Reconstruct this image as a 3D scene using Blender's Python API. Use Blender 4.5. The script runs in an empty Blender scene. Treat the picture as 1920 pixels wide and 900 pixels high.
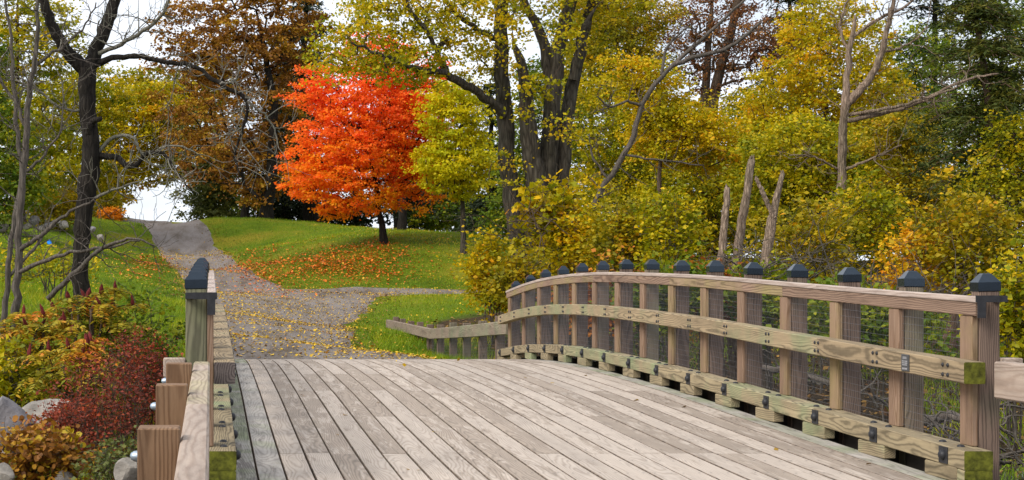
import bpy, math, random
import numpy as np
from mathutils import Vector, noise as mnoise

random.seed(7)
RNG = np.random.default_rng(7)
SC = bpy.context.scene
COL = SC.collection

# ------------------------------------------------------------------ camera, sky, sun, exposure
FPX, VX, VY, CZ = 3000.0, 395.0, 534.0, 1.305      # focal length (px of the 1920 px photo), principal point, eye height
cam_d = bpy.data.cameras.new('camera')
cam = bpy.data.objects.new('camera', cam_d)
COL.objects.link(cam)
cam.location = (0, 0, CZ)
cam.rotation_euler = (math.radians(90), 0, 0)
cam_d.sensor_width = 36
cam_d.lens = FPX / 1920 * 36
cam_d.shift_x = (960 - VX) / 1920
cam_d.shift_y = (VY - 450) / 1920
cam_d.clip_end = 6000
SC.camera = cam

SUN_EL, SUN_AZ = 41, 240          # azimuth clockwise from +Y (view direction): behind the camera, to its left
world = bpy.data.worlds.new('World')
SC.world = world
world.use_nodes = True
wt = world.node_tree
for n in list(wt.nodes):
    wt.nodes.remove(n)
wo = wt.nodes.new('ShaderNodeOutputWorld')
bg = wt.nodes.new('ShaderNodeBackground')
sky = wt.nodes.new('ShaderNodeTexSky')
sky.sky_type = 'NISHITA'
sky.sun_disc = False
sky.sun_elevation = math.radians(SUN_EL)
sky.sun_rotation = math.radians(SUN_AZ)
sky.air_density = 1.0
sky.dust_density = 2.0
cl_n = wt.nodes.new('ShaderNodeTexNoise')
cl_n.inputs['Scale'].default_value = 3.2
cl_n.inputs['Detail'].default_value = 7
cl_n.inputs['Roughness'].default_value = 0.55
cl_m = wt.nodes.new('ShaderNodeMapping')
cl_m.inputs['Scale'].default_value = (1, 1, 2.6)
tc = wt.nodes.new('ShaderNodeTexCoord')
wt.links.new(tc.outputs['Generated'], cl_m.inputs['Vector'])
wt.links.new(cl_m.outputs[0], cl_n.inputs['Vector'])
cl_r = wt.nodes.new('ShaderNodeValToRGB')
cl_r.color_ramp.elements[0].position = 0.30
cl_r.color_ramp.elements[0].color = (.45, .45, .45, 1)
cl_r.color_ramp.elements[1].position = 0.52
cl_r.color_ramp.elements[1].color = (1, 1, 1, 1)
wt.links.new(cl_n.outputs['Fac'], cl_r.inputs['Fac'])
cl_x = wt.nodes.new('ShaderNodeMix')
cl_x.data_type = 'RGBA'
wt.links.new(cl_r.outputs['Color'], cl_x.inputs['Factor'])
wt.links.new(sky.outputs['Color'], cl_x.inputs['A'])
cl_x.inputs['B'].default_value = (7.4, 7.85, 8.6, 1)
wt.links.new(cl_x.outputs['Result'], bg.inputs['Color'])
bg.inputs['Strength'].default_value = 0.085
wt.links.new(bg.outputs[0], wo.inputs['Surface'])

sun_d = bpy.data.lights.new('sun', 'SUN')
sun_d.energy = 2.0
sun_d.angle = math.radians(30)
sun_d.color = (1.0, 0.94, 0.86)
sun = bpy.data.objects.new('sun', sun_d)
COL.objects.link(sun)
az, el = math.radians(SUN_AZ), math.radians(SUN_EL)
sdir = Vector((math.sin(az) * math.cos(el), math.cos(az) * math.cos(el), math.sin(el)))
sun.rotation_euler = sdir.to_track_quat('Z', 'Y').to_euler()
sun.location = (0, 0, 60)

SC.view_settings.view_transform = 'Standard'
SC.view_settings.look = 'None'
SC.view_settings.exposure = 0.82
SC.view_settings.gamma = 1.0
SC.view_settings.use_curve_mapping = False
SC.render.engine = 'CYCLES'
SC.cycles.max_bounces = 6
SC.cycles.transparent_max_bounces = 6


# ------------------------------------------------------------------ helpers
def at(px, py, Y):
    """world point seen at photo pixel px, py when it stands at distance Y"""
    return np.array(((px - VX) * Y / FPX, Y, CZ - (py - VY) * Y / FPX))


def pxm(p, Y):
    return p * Y / FPX


def tag(o, label=None, cat=None, group=None, kind=None):
    if label: o['label'] = label
    if cat: o['category'] = cat
    if group: o['group'] = group
    if kind: o['kind'] = kind
    return o


WLOC = {}


def link(name, data, parent=None, loc=(0, 0, 0)):
    """object with world position loc, child of parent"""
    o = bpy.data.objects.new(name, data)
    COL.objects.link(o)
    loc = Vector([float(v) for v in loc])
    WLOC[o.name] = loc
    if parent is not None:
        o.parent = parent
        o.location = loc - WLOC[parent.name]
    else:
        o.location = loc
    return o


def empty(name, loc):
    o = link(name, None, None, loc)
    o.empty_display_size = 0.2
    return o


def mesh_of(name, verts, faces, mat, smooth=False):
    me = bpy.data.meshes.new(name)
    me.from_pydata([tuple(map(float, v)) for v in verts], [], [tuple(f) for f in faces])
    for m in (mat if isinstance(mat, (list, tuple)) else [mat]):
        me.materials.append(m)
    if smooth:
        me.polygons.foreach_set('use_smooth', [True] * len(me.polygons))
    me.update()
    return me


def mesh_np(name, V, F, mat, attr=None, smooth=False):
    """V (n,3), F (m,k) all faces k-gons"""
    V = np.asarray(V, dtype=np.float32)
    F = np.asarray(F, dtype=np.int32)
    me = bpy.data.meshes.new(name)
    me.vertices.add(len(V))
    me.vertices.foreach_set('co', V.ravel())
    k = F.shape[1]
    me.loops.add(F.size)
    me.loops.foreach_set('vertex_index', F.ravel())
    me.polygons.add(len(F))
    me.polygons.foreach_set('loop_start', np.arange(0, F.size, k, dtype=np.int32))
    if smooth:
        me.polygons.foreach_set('use_smooth', np.ones(len(F), dtype=bool))
    if attr is not None:
        a = me.attributes.new('lc', 'FLOAT', 'FACE')
        a.data.foreach_set('value', np.asarray(attr, dtype=np.float32))
    me.materials.append(mat)
    me.update(calc_edges=True)
    return me


class Tubes:
    """collects tapered tubes of one kind of wood into one mesh"""
    def __init__(self):
        self.V, self.F, self.n = [], [], 0

    def add(self, pts, rad, sides=6, jag=0.0, cap=True):
        P = np.asarray(pts, dtype=float)
        R = np.asarray(rad, dtype=float)
        n = len(P)
        if n < 2:
            return
        T = np.gradient(P, axis=0)
        T /= np.linalg.norm(T, axis=1)[:, None] + 1e-9
        ref = np.array([0.13, 0.97, 0.2]) if abs(T[0][2]) > 0.7 else np.array([0., 0, 1.])
        A = np.cross(T, ref)
        A /= np.linalg.norm(A, axis=1)[:, None] + 1e-9
        B = np.cross(T, A)
        th = np.linspace(0, 2 * np.pi, sides, endpoint=False)
        ring = np.cos(th)[None, :, None] * A[:, None, :] + np.sin(th)[None, :, None] * B[:, None, :]
        rr = R[:, None] * np.ones((1, sides))
        if jag > 0:
            rr = rr * (1 + jag * RNG.standard_normal((n, sides)))
        V = P[:, None, :] + ring * rr[:, :, None]
        self.V.append(V.reshape(-1, 3))
        i = np.arange(n - 1)[:, None] * sides
        j = np.arange(sides)[None, :]
        j2 = (j + 1) % sides
        F = np.stack([i + j, i + j2, i + sides + j2, i + sides + j], -1).reshape(-1, 4) + self.n
        self.F.append(F)
        if cap:
            e = self.n + (n - 1) * sides
            for q in range(1, sides - 2, 2):
                self.F.append(np.array([[e, e + q, e + q + 1, e + (q + 2) % sides]]))
        self.n += n * sides

    def build(self, name, mat, parent, loc=None, smooth=True):
        V = np.concatenate(self.V)
        F = np.concatenate(self.F)
        loc = np.array(WLOC[parent.name]) if loc is None else np.asarray(loc)
        return link(name, mesh_np(name, V - loc, F, mat, smooth=smooth), parent, loc)


# ------------------------------------------------------------------ materials
def new_mat(name):
    m = bpy.data.materials.new(name)
    m.use_nodes = True
    nt = m.node_tree
    for n in list(nt.nodes):
        nt.nodes.remove(n)
    out = nt.nodes.new('ShaderNodeOutputMaterial')
    bs = nt.nodes.new('ShaderNodeBsdfPrincipled')
    nt.links.new(bs.outputs[0], out.inputs['Surface'])
    return m, nt, bs, out


def N(nt, typ, **kw):
    n = nt.nodes.new(typ)
    for k, v in kw.items():
        if k in n.inputs:
            n.inputs[k].default_value = v
        else:
            setattr(n, k, v)
    return n


def ramp(nt, stops):
    r = nt.nodes.new('ShaderNodeValToRGB')
    el = r.color_ramp.elements
    while len(el) < len(stops):
        el.new(0.5)
    for e, (p, c) in zip(el, stops):
        e.position = p
        e.color = (*c, 1)
    return r


def mixc(nt, fac, a, b, blend='MIX'):
    m = nt.nodes.new('ShaderNodeMix')
    m.data_type = 'RGBA'
    m.blend_type = blend
    for key, v in (('Factor', fac), ('A', a), ('B', b)):
        if hasattr(v, 'node'):
            nt.links.new(v, m.inputs[key])
        else:
            m.inputs[key].default_value = v if key == 'Factor' else (*v, 1)
    return m.outputs['Result']


def wood(name, axis, light, dark, bare=None, bare_amt=0.5, algae=None, algae_amt=0.0, ring=17, vary=0.22, rough=0.8, patch=(9, .9), grime=.8):
    """weathered sawn timber: growth rings round a log axis that runs along the piece, other stains on top"""
    m, nt, bs, out = new_mat(name)
    L = nt.links
    co = N(nt, 'ShaderNodeTexCoord')
    oi = N(nt, 'ShaderNodeObjectInfo')
    wn = N(nt, 'ShaderNodeTexWhiteNoise', noise_dimensions='1D')
    L.new(oi.outputs['Random'], wn.inputs['W'])
    sub = N(nt, 'ShaderNodeVectorMath', operation='SUBTRACT')
    L.new(wn.outputs['Color'], sub.inputs[0]); sub.inputs[1].default_value = (.5, .5, .5)
    mul = N(nt, 'ShaderNodeVectorMath', operation='MULTIPLY')
    L.new(sub.outputs[0], mul.inputs[0])
    mul.inputs[1].default_value = (.2, 40, .2) if axis == 'Y' else (.2, .2, 40)
    add = N(nt, 'ShaderNodeVectorMath', operation='ADD')
    L.new(co.outputs['Object'], add.inputs[0]); L.new(mul.outputs[0], add.inputs[1])
    # slow wander of the log axis along the piece
    mp = N(nt, 'ShaderNodeMapping')
    mp.inputs['Scale'].default_value = (2.2, .42, 2.2) if axis == 'Y' else (2.2, 2.2, .42)
    L.new(add.outputs[0], mp.inputs[0])
    nz = N(nt, 'ShaderNodeTexNoise', Scale=1.6, Detail=2.0)
    L.new(mp.outputs[0], nz.inputs['Vector'])
    s2 = N(nt, 'ShaderNodeVectorMath', operation='SUBTRACT')
    L.new(nz.outputs['Color'], s2.inputs[0]); s2.inputs[1].default_value = (.5, .5, .5)
    m2 = N(nt, 'ShaderNodeVectorMath', operation='SCALE'); m2.inputs['Scale'].default_value = 0.20
    L.new(s2.outputs[0], m2.inputs[0])
    a2 = N(nt, 'ShaderNodeVectorMath', operation='ADD')
    L.new(add.outputs[0], a2.inputs[0]); L.new(m2.outputs[0], a2.inputs[1])
    wv = N(nt, 'ShaderNodeTexWave', wave_type='RINGS', rings_direction=axis)
    wv.inputs['Scale'].default_value = ring
    wv.inputs['Distortion'].default_value = 1.2
    wv.inputs['Detail'].default_value = 1.0
    wv.inputs['Detail Scale'].default_value = 0.6
    L.new(a2.outputs[0], wv.inputs['Vector'])
    rp = ramp(nt, [(0.0, (0, 0, 0)), (0.5, (.22,) * 3), (1.0, (1.1, 1.1, 1.1))])
    L.new(wv.outputs['Fac'], rp.inputs['Fac'])
    # fine fibre along the piece
    mf = N(nt, 'ShaderNodeMapping')
    mf.inputs['Scale'].default_value = (90, 2.5, 90) if axis == 'Y' else (90, 90, 2.5)
    L.new(add.outputs[0], mf.inputs[0])
    nf = N(nt, 'ShaderNodeTexNoise', Scale=1.0, Detail=3.0)
    L.new(mf.outputs[0], nf.inputs['Vector'])
    grain = N(nt, 'ShaderNodeMath', operation='MULTIPLY_ADD')
    L.new(nf.outputs['Fac'], grain.inputs[0]); grain.inputs[1].default_value = 0.9
    L.new(rp.outputs['Color'], grain.inputs[2])
    gs = N(nt, 'ShaderNodeMath', operation='MULTIPLY', use_clamp=True)
    L.new(grain.outputs[0], gs.inputs[0]); gs.inputs[1].default_value = 0.62
    col = mixc(nt, gs.outputs[0], light, dark)
    # worn patches along the piece
    mb = N(nt, 'ShaderNodeMapping')
    mb.inputs['Scale'].default_value = (patch[0], patch[1], patch[0]) if axis == 'Y' else (patch[0], patch[0], patch[1])
    L.new(add.outputs[0], mb.inputs[0])
    nb = N(nt, 'ShaderNodeTexNoise', Scale=1.0, Detail=6.0, Roughness=0.65)
    L.new(mb.outputs[0], nb.inputs['Vector'])
    if bare is not None:
        # share of worn wood differs from piece to piece
        th = N(nt, 'ShaderNodeMath', operation='MULTIPLY_ADD')
        L.new(oi.outputs['Random'], th.inputs[0]); th.inputs[1].default_value = 0.34; th.inputs[2].default_value = -0.17 + (bare_amt - .5) * .4
        ad = N(nt, 'ShaderNodeMath', operation='ADD')
        L.new(nb.outputs['Fac'], ad.inputs[0]); L.new(th.outputs[0], ad.inputs[1])
        rb = ramp(nt, [(0.47, (0, 0, 0)), (0.56, (1, 1, 1))])
        L.new(ad.outputs[0], rb.inputs['Fac'])
        bcol = mixc(nt, gs.outputs[0], bare, tuple(c * .62 for c in bare))
        col = mixc(nt, rb.outputs['Color'], col, bcol)
    if algae is not None:
        na = N(nt, 'ShaderNodeTexNoise', Scale=1.7, Detail=5.0, Roughness=0.6)
        L.new(add.outputs[0], na.inputs['Vector'])
        t2 = N(nt, 'ShaderNodeMath', operation='MULTIPLY_ADD')
        L.new(wn.outputs['Value'], t2.inputs[0]); t2.inputs[1].default_value = 0.4; t2.inputs[2].default_value = -0.22 + (algae_amt - .5) * .5
        ad2 = N(nt, 'ShaderNodeMath', operation='ADD')
        L.new(na.outputs['Fac'], ad2.inputs[0]); L.new(t2.outputs[0], ad2.inputs[1])
        ra = ramp(nt, [(0.45, (0, 0, 0)), (0.75, (.85,) * 3)])
        L.new(ad2.outputs[0], ra.inputs['Fac'])
        acol = mixc(nt, gs.outputs[0], algae, tuple(c * .5 for c in algae))
        col = mixc(nt, ra.outputs['Color'], col, acol)
    # grime and weather stains, some of them run along the piece
    mg = N(nt, 'ShaderNodeMapping')
    mg.inputs['Scale'].default_value = (5, .8, 5) if axis == 'Y' else (5, 5, .8)
    L.new(add.outputs[0], mg.inputs[0])
    ng = N(nt, 'ShaderNodeTexNoise', Scale=1.5, Detail=8.0, Roughness=.72)
    L.new(mg.outputs[0], ng.inputs['Vector'])
    rg_ = ramp(nt, [(.33, (.50, .48, .47)), (.47, (.86, .85, .84)), (.6, (1.06, 1.05, 1.03))])
    L.new(ng.outputs['Fac'], rg_.inputs['Fac'])
    col = mixc(nt, grime, col, rg_.outputs['Color'], 'MULTIPLY')
    # each piece a little lighter or darker
    br = N(nt, 'ShaderNodeMapRange')
    L.new(wn.outputs['Value'], br.inputs['Value'])
    br.inputs['To Min'].default_value = 1 - vary; br.inputs['To Max'].default_value = 1 + vary * .6
    vm = N(nt, 'ShaderNodeVectorMath', operation='SCALE')
    L.new(col, vm.inputs[0]); L.new(br.outputs[0], vm.inputs['Scale'])
    L.new(vm.outputs[0], bs.inputs['Base Color'])
    bs.inputs['Roughness'].default_value = rough
    bs.inputs['Specular IOR Level'].default_value = 0.25
    bp = N(nt, 'ShaderNodeBump'); bp.inputs['Strength'].default_value = 0.35; bp.inputs['Distance'].default_value = 0.004
    L.new(gs.outputs[0], bp.inputs['Height']); L.new(bp.outputs[0], bs.inputs['Normal'])
    return m


def plain(name, col, rough=0.6, metal=0.0, vary=0.15, scale=8.0, spec=0.3, bump=0.0):
    m, nt, bs, out = new_mat(name)
    co = N(nt, 'ShaderNodeTexCoord')
    nz = N(nt, 'ShaderNodeTexNoise', Scale=scale, Detail=5.0)
    nt.links.new(co.outputs['Object'], nz.inputs['Vector'])
    r = ramp(nt, [(0.3, tuple(c * (1 - vary) for c in col)), (0.7, tuple(min(1, c * (1 + vary)) for c in col))])
    nt.links.new(nz.outputs['Fac'], r.inputs['Fac'])
    nt.links.new(r.outputs[0], bs.inputs['Base Color'])
    bs.inputs['Roughness'].default_value = rough
    bs.inputs['Metallic'].default_value = metal
    bs.inputs['Specular IOR Level'].default_value = spec
    if bump:
        bp = N(nt, 'ShaderNodeBump'); bp.inputs['Strength'].default_value = bump; bp.inputs['Distance'].default_value = 0.02
        nt.links.new(nz.outputs['Fac'], bp.inputs['Height']); nt.links.new(bp.outputs[0], bs.inputs['Normal'])
    return m


def bark(name, light, dark, scale=1.0, strength=0.9):
    m, nt, bs, out = new_mat(name)
    co = N(nt, 'ShaderNodeTexCoord')
    mp = N(nt, 'ShaderNodeMapping'); mp.inputs['Scale'].default_value = (9 * scale, 9 * scale, 1.4 * scale)
    nt.links.new(co.outputs['Object'], mp.inputs[0])
    nz = N(nt, 'ShaderNodeTexNoise', Scale=1.6, Detail=7.0, Roughness=0.7)
    nt.links.new(mp.outputs[0], nz.inputs['Vector'])
    vr = N(nt, 'ShaderNodeTexVoronoi', feature='DISTANCE_TO_EDGE'); vr.inputs['Scale'].default_value = 1.5
    nt.links.new(mp.outputs[0], vr.inputs['Vector'])
    mm = N(nt, 'ShaderNodeMath', operation='MULTIPLY_ADD', use_clamp=True)
    nt.links.new(vr.outputs['Distance'], mm.inputs[0]); mm.inputs[1].default_value = 1.1
    nt.links.new(nz.outputs['Fac'], mm.inputs[2])
    r = ramp(nt, [(0.3, dark), (0.62, tuple((a + b) / 2 for a, b in zip(light, dark))), (0.95, light)])
    nt.links.new(mm.outputs[0], r.inputs['Fac'])
    n2 = N(nt, 'ShaderNodeTexNoise', Scale=1.3, Detail=3.0)
    nt.links.new(co.outputs['Object'], n2.inputs['Vector'])
    r2 = ramp(nt, [(0.35, (.75, .78, .72)), (0.65, (1.15, 1.12, 1.1))])
    nt.links.new(n2.outputs['Fac'], r2.inputs['Fac'])
    c = mixc(nt, 1.0, r.outputs['Color'], r2.outputs['Color'], 'MULTIPLY')
    nt.links.new(c, bs.inputs['Base Color'])
    bs.inputs['Roughness'].default_value = 0.92
    bs.inputs['Specular IOR Level'].default_value = 0.15
    bp = N(nt, 'ShaderNodeBump'); bp.inputs['Strength'].default_value = strength; bp.inputs['Distance'].default_value = 0.05
    nt.links.new(mm.outputs[0], bp.inputs['Height']); nt.links.new(bp.outputs[0], bs.inputs['Normal'])
    return m


def leaf_mat(name, stops, trans=0.35, rough=0.55):
    """leaf colour runs along the stops by each leaf's own value"""
    m, nt, bs, out = new_mat(name)
    at_ = N(nt, 'ShaderNodeAttribute', attribute_name='lc')
    r = ramp(nt, stops)
    nt.links.new(at_.outputs['Fac'], r.inputs['Fac'])
    nt.links.new(r.outputs['Color'], bs.inputs['Base Color'])
    bs.inputs['Roughness'].default_value = rough
    bs.inputs['Specular IOR Level'].default_value = 0.2
    tr = N(nt, 'ShaderNodeBsdfTranslucent')
    nt.links.new(r.outputs['Color'], tr.inputs['Color'])
    mx = N(nt, 'ShaderNodeMixShader'); mx.inputs[0].default_value = trans
    nt.links.new(bs.outputs[0], mx.inputs[1]); nt.links.new(tr.outputs[0], mx.inputs[2])
    nt.links.new(mx.outputs[0], out.inputs['Surface'])
    return m


M = {}
M['deck'] = wood('deck_timber', 'Y', (.53, .455, .385), (.37, .305, .25), bare=(.40, .325, .26), bare_amt=.46, ring=21, vary=.09, patch=(15, 1.6), grime=.45)
M['deck_edge'] = wood('deck_timber_damp', 'Y', (0.475, 0.437, 0.396), (0.317, 0.291, 0.264), bare=(0.272, 0.240, 0.216), bare_amt=.35, algae=(0.272, 0.320, 0.160), algae_amt=.5, ring=19, vary=.1, patch=(15, 1.6))
M['curb'] = wood('curb_timber', 'Y', (0.442, 0.354, 0.217), (0.174, 0.139, 0.085), algae=(0.269, 0.340, 0.179), algae_amt=.40, ring=23, vary=.14)
M['mid'] = wood('rail_timber', 'Y', (0.452, 0.342, 0.209), (0.176, 0.134, 0.081), algae=(0.269, 0.323, 0.170), algae_amt=.34, ring=23, vary=.15)
M['top'] = wood('top_rail_timber', 'Y', (0.376, 0.256, 0.182), (0.160, 0.100, 0.071), algae=(0.340, 0.278, 0.116), algae_amt=.36, ring=23, vary=.15)
M['cap_board'] = wood('top_board_timber', 'Y', (0.502, 0.421, 0.367), (0.358, 0.278, 0.233), ring=13, vary=.12)
M['post'] = wood('post_timber', 'Z', (0.255, 0.177, 0.135), (0.100, 0.069, 0.053), algae=(0.197, 0.197, 0.125), algae_amt=.36, ring=20, vary=.22)
M['post_old'] = wood('post_timber_greenish', 'Z', (0.224, 0.213, 0.134), (0.103, 0.098, 0.062), algae=(0.215, 0.233, 0.116), algae_amt=.5, ring=20, vary=.1)
M['baluster'] = wood('baluster_timber', 'Z', (0.331, 0.226, 0.160), (0.200, 0.120, 0.073), algae=(0.323, 0.260, 0.099), algae_amt=.36, ring=23, vary=.15)
M['fence_post'] = wood('fence_post_timber', 'Z', (0.285, 0.174, 0.099), (0.159, 0.087, 0.046), ring=18, vary=.12)
M['fence_rail'] = wood('fence_rail_timber', 'Y', (0.444, 0.358, 0.294), (0.329, 0.251, 0.199), algae=(0.412, 0.358, 0.197), algae_amt=.3, ring=18, vary=.08)
M['far_fence'] = wood('far_fence_timber', 'Y', (0.320, 0.258, 0.202), (0.198, 0.143, 0.101), algae=(0.269, 0.287, 0.179), algae_amt=.4, ring=18, vary=.15)
M['endgrain'] = wood('end_grain', 'Y', (.17, .14, .13), (.06, .048, .045), ring=22, vary=.1)
M['deck_gap_shade'] = plain('shade_painted_plank_edge', (.16, .122, .092), .95, vary=.5, scale=14)  # plank sides coloured dark so the gaps between boards read as shaded lines
M['frame'] = plain('bridge_frame_timber', (.045, .036, .028), .85, vary=.3)  # joists and the added gap backing; darkened to deepen the curb gaps
M['moss'] = plain('mossy_end_grain', (.095, .098, .010), .95, vary=.6, scale=22, bump=.6)
M['black'] = plain('black_powder_coat', (.004, .006, .010), .20, vary=.4, spec=.5, scale=25)
_b = M['black'].node_tree.nodes['Principled BSDF']
_b.inputs['IOR'].default_value = 1.68
_b.inputs['Coat Roughness'].default_value = .25
_b.inputs['Specular Tint'].default_value = (.68, .84, 1.0, 1)
_b.inputs['Coat Tint'].default_value = (.85, .93, 1.0, 1)
M['iron'] = plain('dark_iron', (.025, .025, .028), .5, vary=.3, scale=30)
M['steel'] = plain('galvanised_steel', (.42, .50, .58), .35, metal=.6, vary=.2)
M['wire'] = plain('wire', (.16, .16, .17), .5, metal=.3)
M['plaque'] = plain('plaque_metal', (.06, .062, .065), .45, vary=.15, scale=30)
M['plaque_text'] = plain('plaque_lettering', (.34, .34, .35), .5)
M['bark_dark'] = bark('dark_bark', (.036, .030, .025), (.005, .004, .004), 1.0)
M['bark_grey'] = bark('grey_bark', (.125, .108, .085), (.018, .014, .011), .9, 1.0)
M['bark_brown'] = bark('brown_bark', (.15, .105, .075), (.035, .024, .017), 1.0)
M['bark_pale'] = bark('pale_branch_bark', (.25, .235, .20), (.09, .08, .065), 2.0, .5)
M['bark_twig'] = bark('grey_twig_bark', (.15, .128, .11), (.05, .042, .036), 2.0, .5)
M['dead'] = bark('bleached_dead_wood', (.38, .285, .215), (.075, .05, .036), 1.5, 1.0)
M['bark_red'] = bark('reddish_cedar_bark', (.20, .125, .09), (.05, .03, .022), 1.2)


# ------------------------------------------------------------------ terrain
CP = np.array([
    # path line
    (2.5, 27, -.03), (2.4, 32, -.02), (1.8, 45, .33), (.9, 60, 1.06), (.2, 70, 1.93), (-.43, 80, 2.98), (-1.5, 90, 4.05), (-2.7, 100, 5.1), (-3.6, 112, 5.1),
    (-6, 130, 3.5), (0, 150, 2.0), (2, 100, 5.2),
    # left of the path
    (-1.0, 35, .40), (-1.7, 45, .9), (-3.6, 75, 2.7), (-6.4, 86, 4.9), (-7.1, 70, 3.5), (-5.6, 50, 2.0), (-2.4, 30, .75), (-2.0, 23, .1), (-5, 24, .7), (-5, 33, 1.3),
    (-6, 100, 5.5), (-12, 90, 5.2), (-12, 60, 3.8), (-12, 30, 1.6), (-20, 60, 4.0), (-15, 110, 5.2), (-30, 100, 4.5), (-4, 18, -.3), (-9, 15, .2), (-3, 13, -.45), (-1.3, 14, -.65), (-1.3, 19, -.8),
    (-2, 8, -.6), (-6, 5, -.4), (-1.2, 26, -.15),
    # right lawn
    (7.4, 68, 3.05), (10.4, 66.5, 2.75), (9.3, 61.5, 1.32), (6.5, 62.5, 1.55), (9, 55.5, .95), (11, 58.5, 1.05), (2.2, 72, 2.75), (1.7, 66, 1.95), (.2, 88, 4.95), (5.8, 85, 4.5), (8.1, 80, 4.1), (11.4, 76, 3.75), (14, 90, 3.4), (10, 105, 3.5), (3, 120, 3.8),
    (5, 59.5, 1.08), (8, 58.5, 1.05), (12, 57, 1.05), (6, 50, .35), (8.5, 49, .6), (4, 48, .25), (5.1, 45, -.2), (5.0, 36, -.40), (5.1, 30, -.25), (3.6, 30, -.05), (3.9, 38, 0.0), (3.5, 42, .15),
    # ravine and woods on the right
    (7, 36, -.8), (9, 42, .1), (14, 42, -.2), (10, 30, -1.0), (15, 32, -1.0), (20, 50, 1.0), (30, 60, 2.0), (20, 32, -.9), (8, 15, -1.6), (8, 22, -1.6), (14, 20, -1.5), (8, 5, -1.0), (20, 10, -1.2),
    (30, 40, .5), (16, 60, 1.7), (18, 80, 2.5), (30, 85, 2.5), (40, 50, 1.0), (45, 20, 0), (30, 20, -.5),
    # under the bridge and behind the camera
    (2.5, 14, -1.3), (2.5, 18, -1.6), (2.5, 23, -1.3), (2.5, 8, -.35), (2.5, 4, -.4), (0, 0, -.45), (2.5, -6, -.6), (6, 0, -.8), (2.5, 11, -.7), (2.5, 25.5, -.5),
    (-20, 10, .5), (-20, 30, 2), (0, 180, -1), (30, 120, 1), (-30, 140, 2), (20, -10, -.8), (-20, -10, -.3), (60, 60, 1), (-50, 60, 3), (60, 120, 0), (-50, 130, 2), (60, 0, -.5), (-50, 0, 0),
])


def tps_fit(P):
    n = len(P)
    d = np.linalg.norm(P[:, None, :2] - P[None, :, :2], axis=2)
    K = np.where(d > 0, d * d * np.log(d + 1e-9), 0) + np.eye(n) * 0.4
    A = np.zeros((n + 3, n + 3))
    A[:n, :n] = K
    A[:n, n] = 1; A[:n, n + 1:] = P[:, :2]
    A[n, :n] = 1; A[n + 1:, :n] = P[:, :2].T
    b = np.concatenate([P[:, 2], np.zeros(3)])
    return np.linalg.solve(A, b)


TW = tps_fit(CP)


def terrain(x, y):
    x = np.asarray(x, dtype=float); y = np.asarray(y, dtype=float)
    sh = np.broadcast(x, y).shape
    xx, yy = np.broadcast_to(x, sh).ravel(), np.broadcast_to(y, sh).ravel()
    xc, yc = np.clip(xx, -55, 65), np.clip(yy, -12, 180)
    z = np.full(xx.shape, TW[-3]) + TW[-2] * xc + TW[-1] * yc
    for (px, py, _), w in zip(CP, TW[:-3]):
        d2 = (xc - px) ** 2 + (yc - py) ** 2
        z += w * 0.5 * d2 * np.log(d2 + 1e-12)
    out = np.maximum(np.abs(xx - xc), np.abs(yy - yc))
    t = np.clip(out / 120, 0, 1)
    z = z * (1 - t) - 3.0 * t
    z += .035 * np.sin(xx * 1.7 + yy * .6) * np.sin(yy * 1.1 - xx * .4) + .02 * np.sin(xx * 4.1 + 1) * np.sin(yy * 3.3)
    return z.reshape(sh)


def tz(x, y):
    return float(terrain(np.array([x]), np.array([y]))[0])


def path_edges(Y):
    """left and right edge of the gravel path at distance Y"""
    yy = [20, 27, 30, 36, 45, 53, 57, 60, 66, 72, 80, 90, 100, 112, 130, 160]
    le = [0.05, 0.05, -.05, -.25, -.6, -.9, -1.0, -1.15, -1.6, -2.05, -2.85, -4.6, -6.0, -7.2, -9.2, -12]
    ri = [4.95, 4.6, 3.9, 3.4, 3.9, 5.6, 6.4, 3.1, 1.75, 1.2, .6, -.8, -2.1, -3.4, -5.4, -8.3]
    return np.interp(Y, yy, le), np.interp(Y, yy, ri)


def on_path(x, y):
    l, r = path_edges(y)
    side = (x > 2) & (x < 11.5) & (np.abs(y - (58.8 - .05 * (x - 3))) < 2.5 - .11 * (x - 2))
    return ((x > l) & (x < r)) | side


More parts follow.
